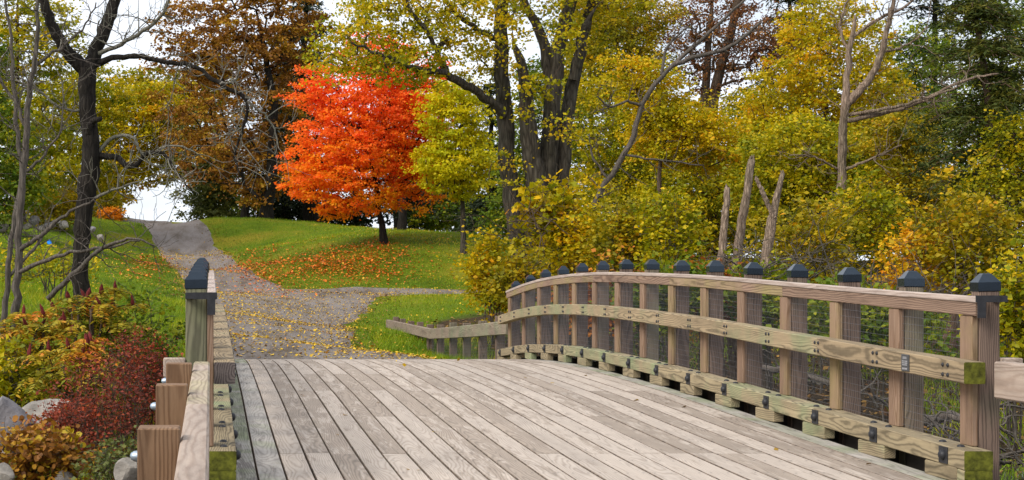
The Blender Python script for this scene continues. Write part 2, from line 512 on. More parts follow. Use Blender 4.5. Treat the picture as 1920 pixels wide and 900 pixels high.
def ground_material():
    m, nt, bs, out = new_mat('ground_soil_and_turf')
    L = nt.links
    co = N(nt, 'ShaderNodeTexCoord')
    a = N(nt, 'ShaderNodeAttribute', attribute_name='litter')
    n1 = N(nt, 'ShaderNodeTexNoise', Scale=.35, Detail=6.0, Roughness=.6)
    L.new(co.outputs['Object'], n1.inputs['Vector'])
    n2 = N(nt, 'ShaderNodeTexNoise', Scale=14.0, Detail=6.0, Roughness=.7)
    L.new(co.outputs['Object'], n2.inputs['Vector'])
    g1 = ramp(nt, [(0.3, (.045, .085, .006)), (0.5, (.11, .16, .008)), (0.68, (.22, .19, .018))])
    L.new(n1.outputs['Fac'], g1.inputs['Fac'])
    g2 = ramp(nt, [(0.3, (.55, .6, .45)), (0.7, (1.35, 1.3, 1.2))])
    L.new(n2.outputs['Fac'], g2.inputs['Fac'])
    grass = mixc(nt, 1.0, g1.outputs['Color'], g2.outputs['Color'], 'MULTIPLY')
    l1 = ramp(nt, [(0.25, (.015, .011, .008)), (0.5, (.045, .030, .017)), (0.62, (.085, .055, .02)), (0.8, (.14, .10, .035))])
    L.new(n2.outputs['Fac'], l1.inputs['Fac'])
    ad = N(nt, 'ShaderNodeMath', operation='MULTIPLY_ADD')
    L.new(n1.outputs['Fac'], ad.inputs[0]); ad.inputs[1].default_value = .8
    L.new(a.outputs['Fac'], ad.inputs[2])
    st = ramp(nt, [(.78, (0, 0, 0)), (1.0, (1, 1, 1))])
    L.new(ad.outputs[0], st.inputs['Fac'])
    c = mixc(nt, st.outputs['Color'], grass, l1.outputs['Color'])
    L.new(c, bs.inputs['Base Color'])
    bs.inputs['Roughness'].default_value = .95
    bs.inputs['Specular IOR Level'].default_value = .1
    bp = N(nt, 'ShaderNodeBump'); bp.inputs['Strength'].default_value = .8; bp.inputs['Distance'].default_value = .06
    L.new(n2.outputs['Fac'], bp.inputs['Height']); L.new(bp.outputs[0], bs.inputs['Normal'])
    return m


def litter_amount(x, y):
    """1 where the ground is bare soil and leaf litter (ravine, woods), 0 on the mown lawn"""
    w = np.zeros_like(x)
    w = np.maximum(w, np.clip((x - 5.4) / 1.5, 0, 1) * np.clip((50 - y) / 4, 0, 1))
    w = np.maximum(w, np.clip((x - 11.5) / 2.5, 0, 1) * np.clip((92 - y) / 6, 0, 1))
    w = np.maximum(w, np.clip((25.5 - y) / 2, 0, 1))
    w = np.maximum(w, np.clip((-5.5 - x) / 4, 0, 1) * np.clip((40 - y) / 6, 0, 1))
    return w


def build_ground():
    def lines(a0, a1, step, far):
        inner = np.arange(a0, a1 + 1e-6, step)
        ex = np.array([2, 5, 9, 14, 20, 28, 40, 60, 100, 200, 500, 1200, far])
        return np.concatenate([(a0 - ex)[::-1], inner, a1 + ex])
    X = lines(-14, 24, .5, 2600)
    Y = lines(0, 112, .5, 2600)
    gx, gy = np.meshgrid(X, Y)
    gz = terrain(gx, gy)
    V = np.stack([gx, gy, gz], -1).reshape(-1, 3)
    nx, ny = len(X), len(Y)
    i = np.arange(ny - 1)[:, None] * nx
    j = np.arange(nx - 1)[None, :]
    F = np.stack([i + j, i + j + 1, i + nx + j + 1, i + nx + j], -1).reshape(-1, 4)
    me = mesh_np('ground', V, F, ground_material(), smooth=True)
    a = me.attributes.new('litter', 'FLOAT', 'POINT')
    a.data.foreach_set('value', litter_amount(V[:, 0], V[:, 1]).astype(np.float32))
    tag(link('ground', me), kind='structure', label='grassy ground with a wooded ravine under the bridge')


build_ground()


def gravel_material():
    m, nt, bs, out = new_mat('gravel')
    L = nt.links
    co = N(nt, 'ShaderNodeTexCoord')
    mp = N(nt, 'ShaderNodeMapping'); mp.inputs['Scale'].default_value = (1.0, .22, 1.0)
    L.new(co.outputs['Object'], mp.inputs[0])
    n1 = N(nt, 'ShaderNodeTexNoise', Scale=1.3, Detail=7.0, Roughness=.68)
    L.new(mp.outputs[0], n1.inputs['Vector'])
    n2 = N(nt, 'ShaderNodeTexNoise', Scale=48.0, Detail=5.0, Roughness=.75)
    L.new(co.outputs['Object'], n2.inputs['Vector'])
    r1 = ramp(nt, [(.33, (.12, .098, .08)), (.48, (.195, .168, .15)), (.6, (.235, .208, .195)), (.72, (.19, .15, .105))])
    L.new(n1.outputs['Fac'], r1.inputs['Fac'])
    r2 = ramp(nt, [(.3, (.72, .72, .72)), (.7, (1.25, 1.24, 1.22))])
    L.new(n2.outputs['Fac'], r2.inputs['Fac'])
    c = mixc(nt, 1.0, r1.outputs['Color'], r2.outputs['Color'], 'MULTIPLY')
    L.new(c, bs.inputs['Base Color'])
    bs.inputs['Roughness'].default_value = .95
    bs.inputs['Specular IOR Level'].default_value = .1
    bp = N(nt, 'ShaderNodeBump'); bp.inputs['Strength'].default_value = .7; bp.inputs['Distance'].default_value = .03
    L.new(n2.outputs['Fac'], bp.inputs['Height']); L.new(bp.outputs[0], bs.inputs['Normal'])
    return m


def build_path():
    gm = gravel_material()
    def strip(name, rows, label):
        V, F = [], []
        nc = len(rows[0])
        for r in rows:
            V += r
        for a in range(len(rows) - 1):
            for b in range(nc - 1):
                F.append((a * nc + b, a * nc + b + 1, (a + 1) * nc + b + 1, (a + 1) * nc + b))
        V = np.array(V)
        V[:, 2] = terrain(V[:, 0], V[:, 1]) + .03
        e = np.arange(len(V)) % nc
        V[(e == 0) | (e == nc - 1), 2] -= .07
        tag(link(name, mesh_np(name, V, np.array(F), gm, smooth=True)), kind='structure', label=label)
    rows = []
    for y in np.arange(27.08, 130, .5):
        l, r = path_edges(y)
        l += .18 * mnoise.noise((y * .5, 3, 0)) + .1 * mnoise.noise((y * 1.7, 9, 0))
        r += .25 * mnoise.noise((y * .4, 13, 0)) + .12 * mnoise.noise((y * 1.5, 19, 0))
        rows.append([(l + (r - l) * k / 10, y, 0) for k in range(11)])
    strip('gravel_path', rows, 'grey gravel path climbing the slope beyond the bridge')
    rows = []
    for x in np.arange(1.0, 14, .5):
        c = 58.8 - .05 * (x - 3)
        h = 2.4 - .11 * (x - 2)
        n0 = .3 * mnoise.noise((x * .6, 33, 0)); n1 = .3 * mnoise.noise((x * .6, 43, 0))
        rows.append([(x, c - h + n0 + (2 * h + n1 - n0) * k / 8, 0) for k in range(9)][::-1])
    strip('gravel_side_path', rows, 'grey gravel side path branching off below the lawn')
    # approach behind the camera up to the bridge
    rows = []
    for y in np.arange(-10, 8.1, .6):
        rows.append([(0.1 + 4.8 * k / 8, y, 0) for k in range(9)])
    strip('gravel_approach', rows, 'gravel approach in front of the bridge')


build_path()

# ------------------------------------------------------------------ the bridge
POST_PX = [967, 994, 1023, 1056, 1092, 1130, 1173, 1223, 1278, 1340, 1410, 1492, 1592, 1712, 1847]
_k = np.arange(15)
PY = np.polyval(np.polyfit(_k, FPX * 5.093 / (np.array(POST_PX) - VX), 2), _k)[::-1]     # post distances, nearest first
PH = np.array([-.01, .085, .155, .20, .225, .235, .23, .215, .195, .172, .138, .10, .065, .03, 0.0])[::-1]
PROF_Y = np.concatenate([[0, 8.0], PY, [27.4]])
PROF_Z = np.concatenate([[-.38, -.085], PH, [-.07]])
XC = 2.5


def prof(y):
    return np.interp(y, PROF_Y, PROF_Z)


def mirror(x, side):
    return x if side < 0 else 2 * XC - x


def section(w, h, c):
    """chamfered rectangle, counter-clockwise, centred"""
    a, b = w / 2, h / 2
    return [(-a + c, -b), (a - c, -b), (a, -b + c), (a, b - c), (a - c, b), (-a + c, b), (-a, b - c), (-a, -b + c)]


def long_beam(name, x0, x1, y0, y1, zb, zt, mat, parent, c=.007, zf=prof, end_mat=None, breaks=(), side_mat=None):
    """timber along Y whose ends and kinks follow the profile zf"""
    ys = [y0] + [y for y in breaks if y0 + .05 < y < y1 - .05] + [y1]
    cx, cy = (x0 + x1) / 2, (y0 + y1) / 2
    cz = float(zf(cy)) + (zb + zt) / 2
    sec = section(abs(x1 - x0), zt - zb, c)
    V, F = [], []
    for y in ys:
        dz = float(zf(y)) + (zb + zt) / 2 - cz
        V += [(sx, y - cy, sz + dz) for sx, sz in sec]
    n = len(ys)
    for i in range(n - 1):
        for j in range(8):
            a, b = i * 8 + j, i * 8 + (j + 1) % 8
            F.append((a, b, b + 8, a + 8)[::-1])
    F.append(tuple(range(8)))
    F.append(tuple(range((n - 1) * 8, n * 8))[::-1])
    me = mesh_of(name, V, F, [mat, end_mat] if end_mat else mat)
    if end_mat:
        me.polygons[len(F) - 2].material_index = 1
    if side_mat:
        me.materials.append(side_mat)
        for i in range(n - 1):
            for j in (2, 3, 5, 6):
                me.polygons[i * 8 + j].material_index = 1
    return link(name, me, parent, (cx, cy, cz))


BOXES = {}


def block(name, x0, x1, y0, y1, z0, z1, mat, parent, c=.006):
    """upright or stubby timber, meshes shared between equal sizes"""
    w, d, h = abs(x1 - x0), y1 - y0, z1 - z0
    key = (name, round(w, 4), round(d, 4), round(h, 3), mat.name)
    if key not in BOXES:
        sec = section(w, d, c)
        V = [(x, y, -h / 2 + c) for x, y in sec] + [(x, y, h / 2 - c) for x, y in sec]
        k = (w / 2 - c) / (w / 2)
        V += [(x * k, y * (d / 2 - c) / (d / 2), h / 2) for x, y in sec] + [(x * k, y * (d / 2 - c) / (d / 2), -h / 2) for x, y in sec]
        F = [(j, (j + 1) % 8, 8 + (j + 1) % 8, 8 + j) for j in range(8)]
        F += [(8 + j, 8 + (j + 1) % 8, 16 + (j + 1) % 8, 16 + j) for j in range(8)]
        F += [(24 + j, 24 + (j + 1) % 8, (j + 1) % 8, j) for j in range(8)]
        F += [tuple(range(16, 24)), tuple(range(24, 32))[::-1]]
        BOXES[key] = mesh_of(name, V, F, mat)
    return link(name, BOXES[key], parent, ((x0 + x1) / 2, (y0 + y1) / 2, (z0 + z1) / 2))


def cap_mesh():
    w, V, F = .0735, [], []
    rings = [(w, 0), (w + .001, .003), (w + .001, .060), (w - .003, .064), (.030, .113), (.024, .117)]
    for r, z in rings:
        k = .79 if r > .04 else .9
        V += [(-r, -r * k, z), (r, -r * k, z), (r, r * k, z), (-r, r * k, z)]
    for i in range(len(rings) - 1):
        for j in range(4):
            F.append((i * 4 + j, i * 4 + (j + 1) % 4, i * 4 + 4 + (j + 1) % 4, i * 4 + 4 + j))
    b = (len(rings) - 1) * 4
    F.append((b, b + 1, b + 2, b + 3)); F.append((3, 2, 1, 0))
    return mesh_of('post_cap', V, F, M['black'])


def dome_mesh(name, r, h, mat, axis, n=8):
    """bolt head: low dome; axis 'Z' up or 'X' outwards along +x"""
    V, F = [], []
    for rr, z in ((r, 0), (r * .95, h * .45), (r * .6, h * .85)):
        for k in range(n):
            a = 2 * math.pi * k / n
            V.append((rr * math.cos(a), rr * math.sin(a), z))
    V.append((0, 0, h))
    for i in range(2):
        for k in range(n):
            F.append((i * n + k, i * n + (k + 1) % n, (i + 1) * n + (k + 1) % n, (i + 1) * n + k))
    for k in range(n):
        F.append((2 * n + k, 2 * n + (k + 1) % n, 3 * n))
    if axis != 'Z':
        s = 1 if axis == '+X' else -1
        V = [(s * z, y, x) for x, y, z in V]
    return mesh_of(name, V, F, mat, smooth=True)


def merge_meshes(name, items, mat):
    V, F = [], []
    for me, off in items:
        b = len(V)
        V += [tuple(np.array(v.co) + np.array(off)) for v in me.vertices]
        F += [tuple(b + i for i in p.vertices) for p in me.polygons]
    return mesh_of(name, V, F, mat, smooth=True)


def build_bridge():
    fb = tag(empty('footbridge', (XC, 18.6, 0)), 'arched timber footbridge with plank deck, post railings and black post caps', 'footbridge')
    Y0, Y1 = 8.0, 27.1
    # deck frame: stringers and joists under the planks
    V, F = [], []
    def addbox(x0, x1, ya, yb, za, zb):
        b = len(V)
        p0, p1 = float(prof(ya)), float(prof(yb))
        for (y, p) in ((ya, p0), (yb, p1)):
            V.extend([(x0 - XC, y - 18.6, za + p), (x1 - XC, y - 18.6, za + p), (x1 - XC, y - 18.6, zb + p), (x0 - XC, y - 18.6, zb + p)])
        F.extend([(b, b + 1, b + 2, b + 3), (b + 7, b + 6, b + 5, b + 4), (b, b + 4, b + 5, b + 1), (b + 1, b + 5, b + 6, b + 2), (b + 2, b + 6, b + 7, b + 3), (b + 3, b + 7, b + 4, b)])
    ys = np.linspace(Y0, Y1, 17)
    for xs in (.1, 1.1, 2.1, 3.0, 3.9, 4.8):
        for a, b in zip(ys[:-1], ys[1:]):
            addbox(xs - .1, xs + .1, a, b, -.50, -.13)
    for y in np.arange(8.3, 27, .6):
        addbox(-.3, 5.3, y, y + .09, -.13, -.032)
    frame = link('deck_frame', mesh_of('deck_frame', V, F, M['frame']), fb, (XC, 18.6, 0))
    # planks: lengthwise, joints on every second line in neighbouring rows
    rows = 25
    pitch = 4.75 / rows
    zt, th = .02, .045
    lines = [Y0] + [11.85 - 2.4 + 2.4 * j for j in range(0, 8)] + [Y1]
    rr = random.Random(5)
    for r in range(rows):
        x0 = .125 + r * pitch + .0055
        x1 = .125 + (r + 1) * pitch - .0055
        par = r % 2
        cuts = [Y0] + [lines[j] + rr.uniform(-.03, .03) for j in range(1, len(lines) - 1) if j % 2 == par and not rr.random() < .1] + [Y1]
        # a few odd short boards
        for q in range(len(cuts) - 1, 0, -1):
            if cuts[q] - cuts[q - 1] > 4 and rr.random() < .2:
                cuts.insert(q, cuts[q - 1] + 2.4)
        for a, b in zip(cuts[:-1], cuts[1:]):
            dz = rr.uniform(-.002, .002)
            long_beam('plank', x0 + rr.uniform(-.001, .001), x1, a + .003, b - .003, zt - th + dz, zt + dz, M['deck_edge'] if r in (0, 1, rows - 1) else M['deck'], frame, c=.0035, breaks=PY, side_mat=M['deck_gap_shade'])
    V, F = [], []
    for y in np.arange(10.2, 26.9, .6):
        for r in range(rows):
            for fx in (.22, .78):
                x = .125 + (r + fx) * pitch + rr.uniform(-.008, .008); yy = y + .045 + rr.uniform(-.012, .012)
                z = float(prof(yy)) + zt + .0022; b = len(V); w = .0065
                V.extend([(x - XC - w, yy - 18.6 - w, z), (x - XC + w, yy - 18.6 - w, z), (x - XC + w, yy - 18.6 + w, z), (x - XC - w, yy - 18.6 + w, z)])
                F.append((b, b + 1, b + 2, b + 3))
    tag(link('screws', mesh_of('screws', V, F, M['iron']), frame, (XC, 18.6, 0)), kind='stuff')
    capm = cap_mesh()
    curb_bolt = dome_mesh('bolt', .026, .016, M['iron'], 'Z')
    for side in (-1, 1):
        X = lambda x: mirror(x, side)
        def sx(a, b):
            a, b = X(a), X(b)
            return (a, b) if a < b else (b, a)
        inward = '+X' if side < 0 else '-X'
        s = 1 if side < 0 else -1
        nut = dome_mesh('bolt', .015, .012, M['iron'], inward, 6)
        four = merge_meshes('bolt_cluster', [(nut, (0, dy, dz)) for dy in (-.036, .036) for dz in (-.032, .032)], M['iron'])
        pb = .055
        plate_nut = dome_mesh('plate_nut', .034, .03, M['iron'], inward, 8)
        pv = mesh_of('p', [(x, y, z) for x in (0, .006) for y in (-.062, .062) for z in (-pb, pb)],
                     [(0, 1, 3, 2), (4, 6, 7, 5), (0, 4, 5, 1), (2, 3, 7, 6), (0, 2, 6, 4), (1, 5, 7, 3)], M['iron'])
        if side > 0:
            for v in pv.vertices: v.co.x *= -1
        plate = merge_meshes('bolt_plate', [(pv, (0, 0, 0)), (plate_nut, (.006 * s, 0, 0))], M['iron'])
        plate.polygons.foreach_set('use_smooth', [False] * 6 + [True] * (len(plate.polygons) - 6))
        lift = .02 if side < 0 else 0.0
        # posts with caps, balusters, curb blocks
        posts = []
        for i, (y, h) in enumerate(zip(PY, PH)):
            jx = random.uniform(-.004, .004)
            jz = random.uniform(-.006, .006) + lift
            p = block('post', *sx(-.163 + jx, -.024 + jx), y - .055, y + .055, -1.0 + h + jz, 1.268 + h + jz, M['post_old'] if (side < 0 and i < 2) else M['post'], fb, c=.008)
            tag(p)
            pc = link('post_cap', capm, p, (X(-.0935 + jx), y, 1.264 + h + jz))
            pc.rotation_euler = (random.uniform(-.025, .025), random.uniform(-.025, .025), random.uniform(-.03, .03))
            block('baluster', *sx(-.0222, .0195), y - .055, y + .118, .246 + h, 1.104 + h, M['baluster'], p)
            block('curb_block', *sx(.075, .163), y - .14, y + .32, .0215 + float(prof(y + .09)), .1205 + float(prof(y + .09)), M['curb'], fb)
            posts.append(p)
        for a, b in zip(PY[:-1], PY[1:]):
            long_beam('dark_gap_backing', *sx(-.075, -.030), a + .058, b - .058, -.34, .07, M['frame'], fb, c=.004)  # added dark backing between posts, makes the gaps under the curb look black
        # curb beams, middle rails, top rails in lengths of two bays
        e0, e1 = PY[0] - .26, PY[-1] + .32
        cuts_c = [e0] + [PY[k] + .09 for k in range(2, 14, 2)] + [e1]
        cuts_m = [PY[0] - .24] + [PY[k] + .02 for k in range(2, 14, 2)] + [PY[-1] + .3]
        cuts_t = [PY[0] - .13] + [PY[k] + .02 for k in range(3, 14, 3)] + [PY[-1] + .2]
        for a, b in zip(cuts_c[:-1], cuts_c[1:]):
            cb = long_beam('curb_beam', *sx(-.02, .165), a + .002, b - .002, .121, .246, M['curb'], fb, c=.006, breaks=PY, end_mat=M['moss'] if a == e0 else None)
            for y in PY:
                if a < y + .09 <= b + .001:
                    yc = y + .09
                    link('bolt_plate', plate, cb, (X(.165), yc - .06, float(prof(yc - .06)) + .183))
                    for dy in (-.13, .13):
                        link('bolt', curb_bolt, cb, (X(.085), yc + dy, float(prof(yc + dy)) + .2455))
        if True:   # mossy lower block that closes the near curb end
            long_beam('curb_end_block', *sx(-.018, .163), e0 + .004, PY[0] - .155, .0215, .1205, M['curb'], fb, c=.008, end_mat=M['moss'])
        for n_, (a, b) in enumerate(zip(cuts_m[:-1], cuts_m[1:])):
            mr = long_beam('middle_rail', *sx(.0202, .158), a + .0015, b - .0015, .675, .815, M['mid'], fb, c=.006, breaks=PY, end_mat=(M['moss'] if side > 0 else M['endgrain']) if n_ == 0 else None)
            for y in PY:
                if a < y + .02 <= b + .001:
                    link('bolt_cluster', four, mr, (X(.1575), y + .02, float(prof(y + .02)) + .745))
            if n_ == 0 and side > 0:
                yq = PY[0] + .62
                qx = X(.158)
                zq = float(prof(yq)) + .745
                pl = block('plaque', qx - .008, qx + .0005, yq - .06, yq + .06, zq - .058, zq + .058, M['plaque'], mr, c=.002)
                tv, tf = [], []
                for (zc, hh, ww) in ((.035, .009, .032), (.012, .004, .045), (-.001, .004, .045), (-.014, .004, .040), (-.040, .006, .042)):
                    b0 = len(tv)
                    for seg in range(4):
                        ya, yb = -ww + seg * ww / 2 + .003, -ww + (seg + 1) * ww / 2 - .003
                        b0 = len(tv)
                        tv += [(0, ya, zc - hh), (0, yb, zc - hh), (0, yb, zc + hh), (0, ya, zc + hh)]
                        tf.append((b0, b0 + 3, b0 + 2, b0 + 1))
                link('lettering', mesh_of('lettering', tv, tf, M['plaque_text']), mr, (qx - .0095, yq, zq))
        for a, b in zip(cuts_t[:-1], cuts_t[1:]):
            long_beam('top_rail', *sx(-.0218, .030), a + .0015, b - .0015, 1.105 + lift, 1.192 + lift, M['top'], fb, c=.005, breaks=PY)
        cuts_b = [PY[0] - .15] + [PY[k] + .35 for k in range(2, 14, 3)] + [PY[-1] + .22]
        for a, b in zip(cuts_b[:-1], cuts_b[1:]):
            long_beam('top_board', *sx(-.0226, .038), a + .0015, b - .0015, 1.1925 + lift, 1.232 + lift, M['cap_board'], fb, c=.006, breaks=PY)
        # black metal strap that ties the top rail end to the first post
        V, F = [], []
        def sb(x0, x1, ya, yb, za, zb):
            x0, x1 = sorted((X(x0), X(x1)))
            b = len(V)
            V.extend([(x, y, z) for x in (x0, x1) for y in (ya, yb) for z in (za, zb)])
            F.extend([(b + i for i in f) for f in ((0, 1, 3, 2), (4, 6, 7, 5), (0, 4, 5, 1), (2, 3, 7, 6), (0, 2, 6, 4), (1, 5, 7, 3))])
        ye = PY[0] - .15
        sb(-.115, .042, ye - .008, ye - .001, 1.192 + lift, 1.236 + lift)
        sb(-.023, .030, ye - .0078, ye - .0012, 1.09 + lift, 1.1918 + lift)
        sb(-.115, -.1642, ye - .006, PY[0] + .03, 1.194 + lift, 1.234 + lift)
        link('end_strap', mesh_of('end_strap', V, [tuple(f) for f in F], M['iron']), fb)
        o = bpy.data.objects[-1] if False else None
        # wire mesh between the balusters
        V, F = [], []
        def wire_v(y):
            z0, z1 = .25 + float(prof(y)), 1.1 + float(prof(y))
            b = len(V); w = .0011
            V.extend([(X(-.004) - w, y - w, z0), (X(-.004) + w, y + w, z0), (X(-.004) + w, y + w, z1), (X(-.004) - w, y - w, z1)])
            F.append((b, b + 1, b + 2, b + 3))
        for y in np.arange(PY[0] + .13, PY[-1], .026):
            wire_v(float(y))
        yy = list(PY)
        for z in np.arange(.27, 1.1, .052):
            for a, b_ in zip(yy[:-1], yy[1:]):
                b = len(V); w = .0011
                za, zb2 = float(prof(a)) + z, float(prof(b_)) + z
                V.extend([(X(-.006), a, za - w), (X(-.006), b_, zb2 - w), (X(-.006), b_, zb2 + w), (X(-.006), a, za + w)])
                F.append((b, b + 1, b + 2, b + 3))
        wm = link('wire_mesh', mesh_of('wire_mesh', [(x - XC, y - 18.6, z) for x, y, z in V], F, M['wire']), fb, (XC, 18.6, 0))
        tag(wm, kind='stuff')
    # concrete-grey abutments carry both ends
    return fb


build_bridge()


def rail_fence(name, label, side, posts, rail_pts, post_w, zrail, mats, base_drop=1.0, group=None, end_moss=False, wires=True):
    """posts along one side with a flat rail on the bridge side; rail_pts list of (Y, ztop)"""
    rail_pts = sorted(rail_pts)
    ry = [p[0] for p in rail_pts]; rz = [p[1] for p in rail_pts]
    zf = lambda y: np.interp(y, ry, rz)
    X = lambda x: mirror(x, side)
    def sx(a, b):
        a, b = X(a), X(b)
        return (a, b) if a < b else (b, a)
    y0 = min(posts)
    t = tag(empty(name, (X(-.17), y0, float(zf(y0)) - .8)), label, 'fence', group)
    return t, zf, sx


def near_fence(side, label):
    t, zf, sx = rail_fence('timber_fence', label, side, [1.9], [(0, .66), (4.7, .735), (7.0, .785), (10.2, .815)], .15, 0, None)
    rail_z = .235
    cuts = [0.0, 3.4, 7.0, PY[0] - .30]
    for a, b in zip(cuts[:-1], cuts[1:]):
        long_beam('rail', *sx(-.108, -.006), a + .002, b - .002, -rail_z, 0, M['fence_rail'], t, c=.010, zf=zf)
    for y in (1.9, 3.75, 5.62, 7.5, 9.22):
        p = block('post', *sx(-.258, -.1085), y, y + .15, -.75, float(zf(y)) + .045, M['fence_post'], t, c=.005)
        for z in (-.06, -.19):
            dm = dome_mesh('bolt', .020, .03, M['steel'], '-X' if side < 0 else '+X', 8)
            link('bolt', dm, p, (mirror(-.258, side), y + .075, float(zf(y)) + z))
    # short timber tie from the last fence post to the bridge post
    block('tie_block', *sx(-.31, -.166), PY[0] - .07, PY[0] + .05, .70, .825, M['frame'] if False else M['fence_rail'], t)
    return t


near_fence(-1, 'low fence of brown posts and pale rail before the bridge, beside the red bush')
near_fence(1, 'low fence rail with a rough patch just past the mossy railing end')


def far_fence():
    side = 1
    pts = [(27.25, .70), (28.4, .664), (31, .52), (36.6, .30), (45.6, .31)]
    t, zf, sx = rail_fence('timber_fence', 'long low weathered fence beyond the bridge, beside the yellow bushes', side, [27.6], pts, .15, 0, None)
    cuts = [27.12, 30.5, 33.6, 36.6, 41, 45.7]
    for a, b in zip(cuts[:-1], cuts[1:]):
        long_beam('rail', *sx(-.108, -.006), a + .002, b - .002, -.235, 0, M['far_fence'], t, c=.010, zf=zf)
    for y in (28.6, 30.4, 32.3, 34.1, 36.0, 37.7, 39.5, 41.3, 43.1, 44.7):
        block('post', *sx(-.258, -.1085), y, y + .15, min(-.9, tz(5.2, y) - .3), float(zf(y)) + .07 + random.uniform(-.01, .03), M['post'], t, c=.006)
    V, F = [], []
    for y in np.arange(27.2, 37.0, .05):
        b = len(V); w = .0016
        x = mirror(-.11, 1)
        V.extend([(x - w, y - w, float(zf(y)) - .7), (x + w, y + w, float(zf(y)) - .7), (x + w, y + w, float(zf(y)) - .2), (x - w, y - w, float(zf(y)) - .2)])
        F.append((b, b + 1, b + 2, b + 3))
    for z in np.arange(-.7, -.2, .06):
        for a in np.arange(27.2, 36.5, 1.0):
            b = len(V); w = .0016
            x = mirror(-.112, 1)
            V.extend([(x, a, float(zf(a)) + z - w), (x, a + 1, float(zf(a + 1)) + z - w), (x, a + 1, float(zf(a + 1)) + z + w), (x, a, float(zf(a)) + z + w)])
            F.append((b, b + 1, b + 2, b + 3))
    L0 = np.array(WLOC[t.name])
    tag(link('wire_mesh', mesh_of('wire_mesh', np.array(V) - L0, F, M['wire']), t, L0), kind='stuff')
    # its twin on the other side of the path, mostly behind the railing
    t2, zf2, sx2 = rail_fence('timber_fence', 'short low fence beyond the bridge behind the post with the strap', -1, [27.6], [(27.25, .70), (31, .75)], .15, 0, None)
    long_beam('rail', *sx2(-.108, -.006), 27.12, 30.6, -.235, 0, M['far_fence'], t2, c=.010, zf=zf2)
    for y in (28.6, 30.3):
        block('post', *sx2(-.258, -.1085), y, y + .15, -.7, float(zf2(y)) + .04, M['post'], t2, c=.006)


far_fence()

# abutments under the deck ends
def abutment(label, y0, y1):
    me = mesh_of('abutment', [(x, y, z) for x in (-.35, 5.35) for y in (y0, y1) for z in (-1.9, float(prof((y0 + y1) / 2)) - .51)],
                 [(0, 1, 3, 2), (4, 6, 7, 5), (0, 4, 5, 1), (2, 3, 7, 6), (0, 2, 6, 4), (1, 5, 7, 3)], plain('abutment_concrete', (.30, .29, .27), .9, vary=.2, bump=.3))
    tag(link('abutment', me), label, 'abutment', kind='structure')
abutment('concrete abutment under the near end of the bridge', 8.1, 9.4)
abutment('concrete abutment under the far end of the bridge', 26.0, 27.0)

# stream in the ravine
def stream():
    m, nt, bs, out = new_mat('stream_water')
    bs.inputs['Base Color'].default_value = (.02, .022, .018, 1)
    bs.inputs['Roughness'].default_value = .08
    co = N(nt, 'ShaderNodeTexCoord')
    nz = N(nt, 'ShaderNodeTexNoise', Scale=3.0, Detail=3.0)
    nt.links.new(co.outputs['Object'], nz.inputs['Vector'])
    bp = N(nt, 'ShaderNodeBump'); bp.inputs['Strength'].default_value = .15; bp.inputs['Distance'].default_value = .03
    nt.links.new(nz.outputs['Fac'], bp.inputs['Height']); nt.links.new(bp.outputs[0], bs.inputs['Normal'])
    me = mesh_of('stream', [(-10, 10, -1.42), (24, 10, -1.42), (24, 27, -1.42), (-10, 27, -1.42)], [(0, 1, 2, 3)], m)
    tag(link('stream', me), kind='structure', label='dark stream water in the ravine under the bridge')
stream()


# ------------------------------------------------------------------ plants: leaves and growing skeletons
T_DIAMOND = (np.array([(0, 0, 0), (.36, .42, .07), (0, 1, -.06), (-.36, .42, .07)]), np.array([(0, 1, 2), (0, 2, 3)]))
T_WIDE = (np.array([(0, 0, 0), (.48, .5, .05), (0, 1, -.04), (-.48, .5, .05)]), np.array([(0, 1, 2), (0, 2, 3)]))
T_NARROW = (np.array([(0, 0, 0), (.13, .4, .03), (0, 1, -.08), (-.13, .4, .03)]), np.array([(0, 1, 2), (0, 2, 3)]))
T_MAPLE = (np.array([(0, 0, 0), (.52, .12, .05), (.24, .38, .02), (.50, .74, .0), (0, 1.05, -.06), (-.50, .74, 0), (-.24, .38, .02), (-.52, .12, .05)]),
           np.array([(0, 1, 2), (0, 2, 3), (0, 3, 4), (0, 4, 5), (0, 5, 6), (0, 6, 7)]))
T_ROUND = (np.array([(0, 0, 0), (.42, .3, .05), (.36, .75, .02), (0, 1, -.05), (-.36, .75, .02), (-.42, .3, .05)]),
           np.array([(0, 1, 2), (0, 2, 3), (0, 3, 4), (0, 4, 5)]))


def smooth_noise(x, y, s, seed):
    rng = np.random.default_rng(seed)
    ph = rng.uniform(0, 6.28, (6, 2)); fr = rng.uniform(.5, 1.6, (6, 2)) * s
    return sum(np.sin(x * fr[i, 0] + ph[i, 0] + 1.3 * np.sin(y * fr[i, 1] + ph[i, 1])) for i in range(6)) / 6


def unit(v):
    return v / (np.linalg.norm(v, axis=-1, keepdims=True) + 1e-9)


def leaf_geo(C, size, tmpl, rng, up=.8, droop=.35, aim=None):
    """leaf blades at C, returns verts and faces"""
    n = len(C)
    a = rng.standard_normal((n, 3)); a[:, 2] = a[:, 2] * .5 - droop
    if aim is not None:
        a = a * .7 + aim
    a = unit(a)
    nn = rng.standard_normal((n, 3)); nn[:, 2] = np.abs(nn[:, 2]) * .6 + up
    b = unit(np.cross(a, nn))
    nn = np.cross(b, a)
    s = size * np.clip(rng.normal(1, .25, n), .5, 1.7)
    tv, tf = tmpl
    V = C[:, None, :] + s[:, None, None] * (tv[None, :, 0:1] * b[:, None, :] + tv[None, :, 1:2] * a[:, None, :] + tv[None, :, 2:3] * nn[:, None, :])
    F = tf[None, :, :] + (np.arange(n) * len(tv))[:, None, None]
    return V.reshape(-1, 3), F.reshape(-1, 3), len(tf)


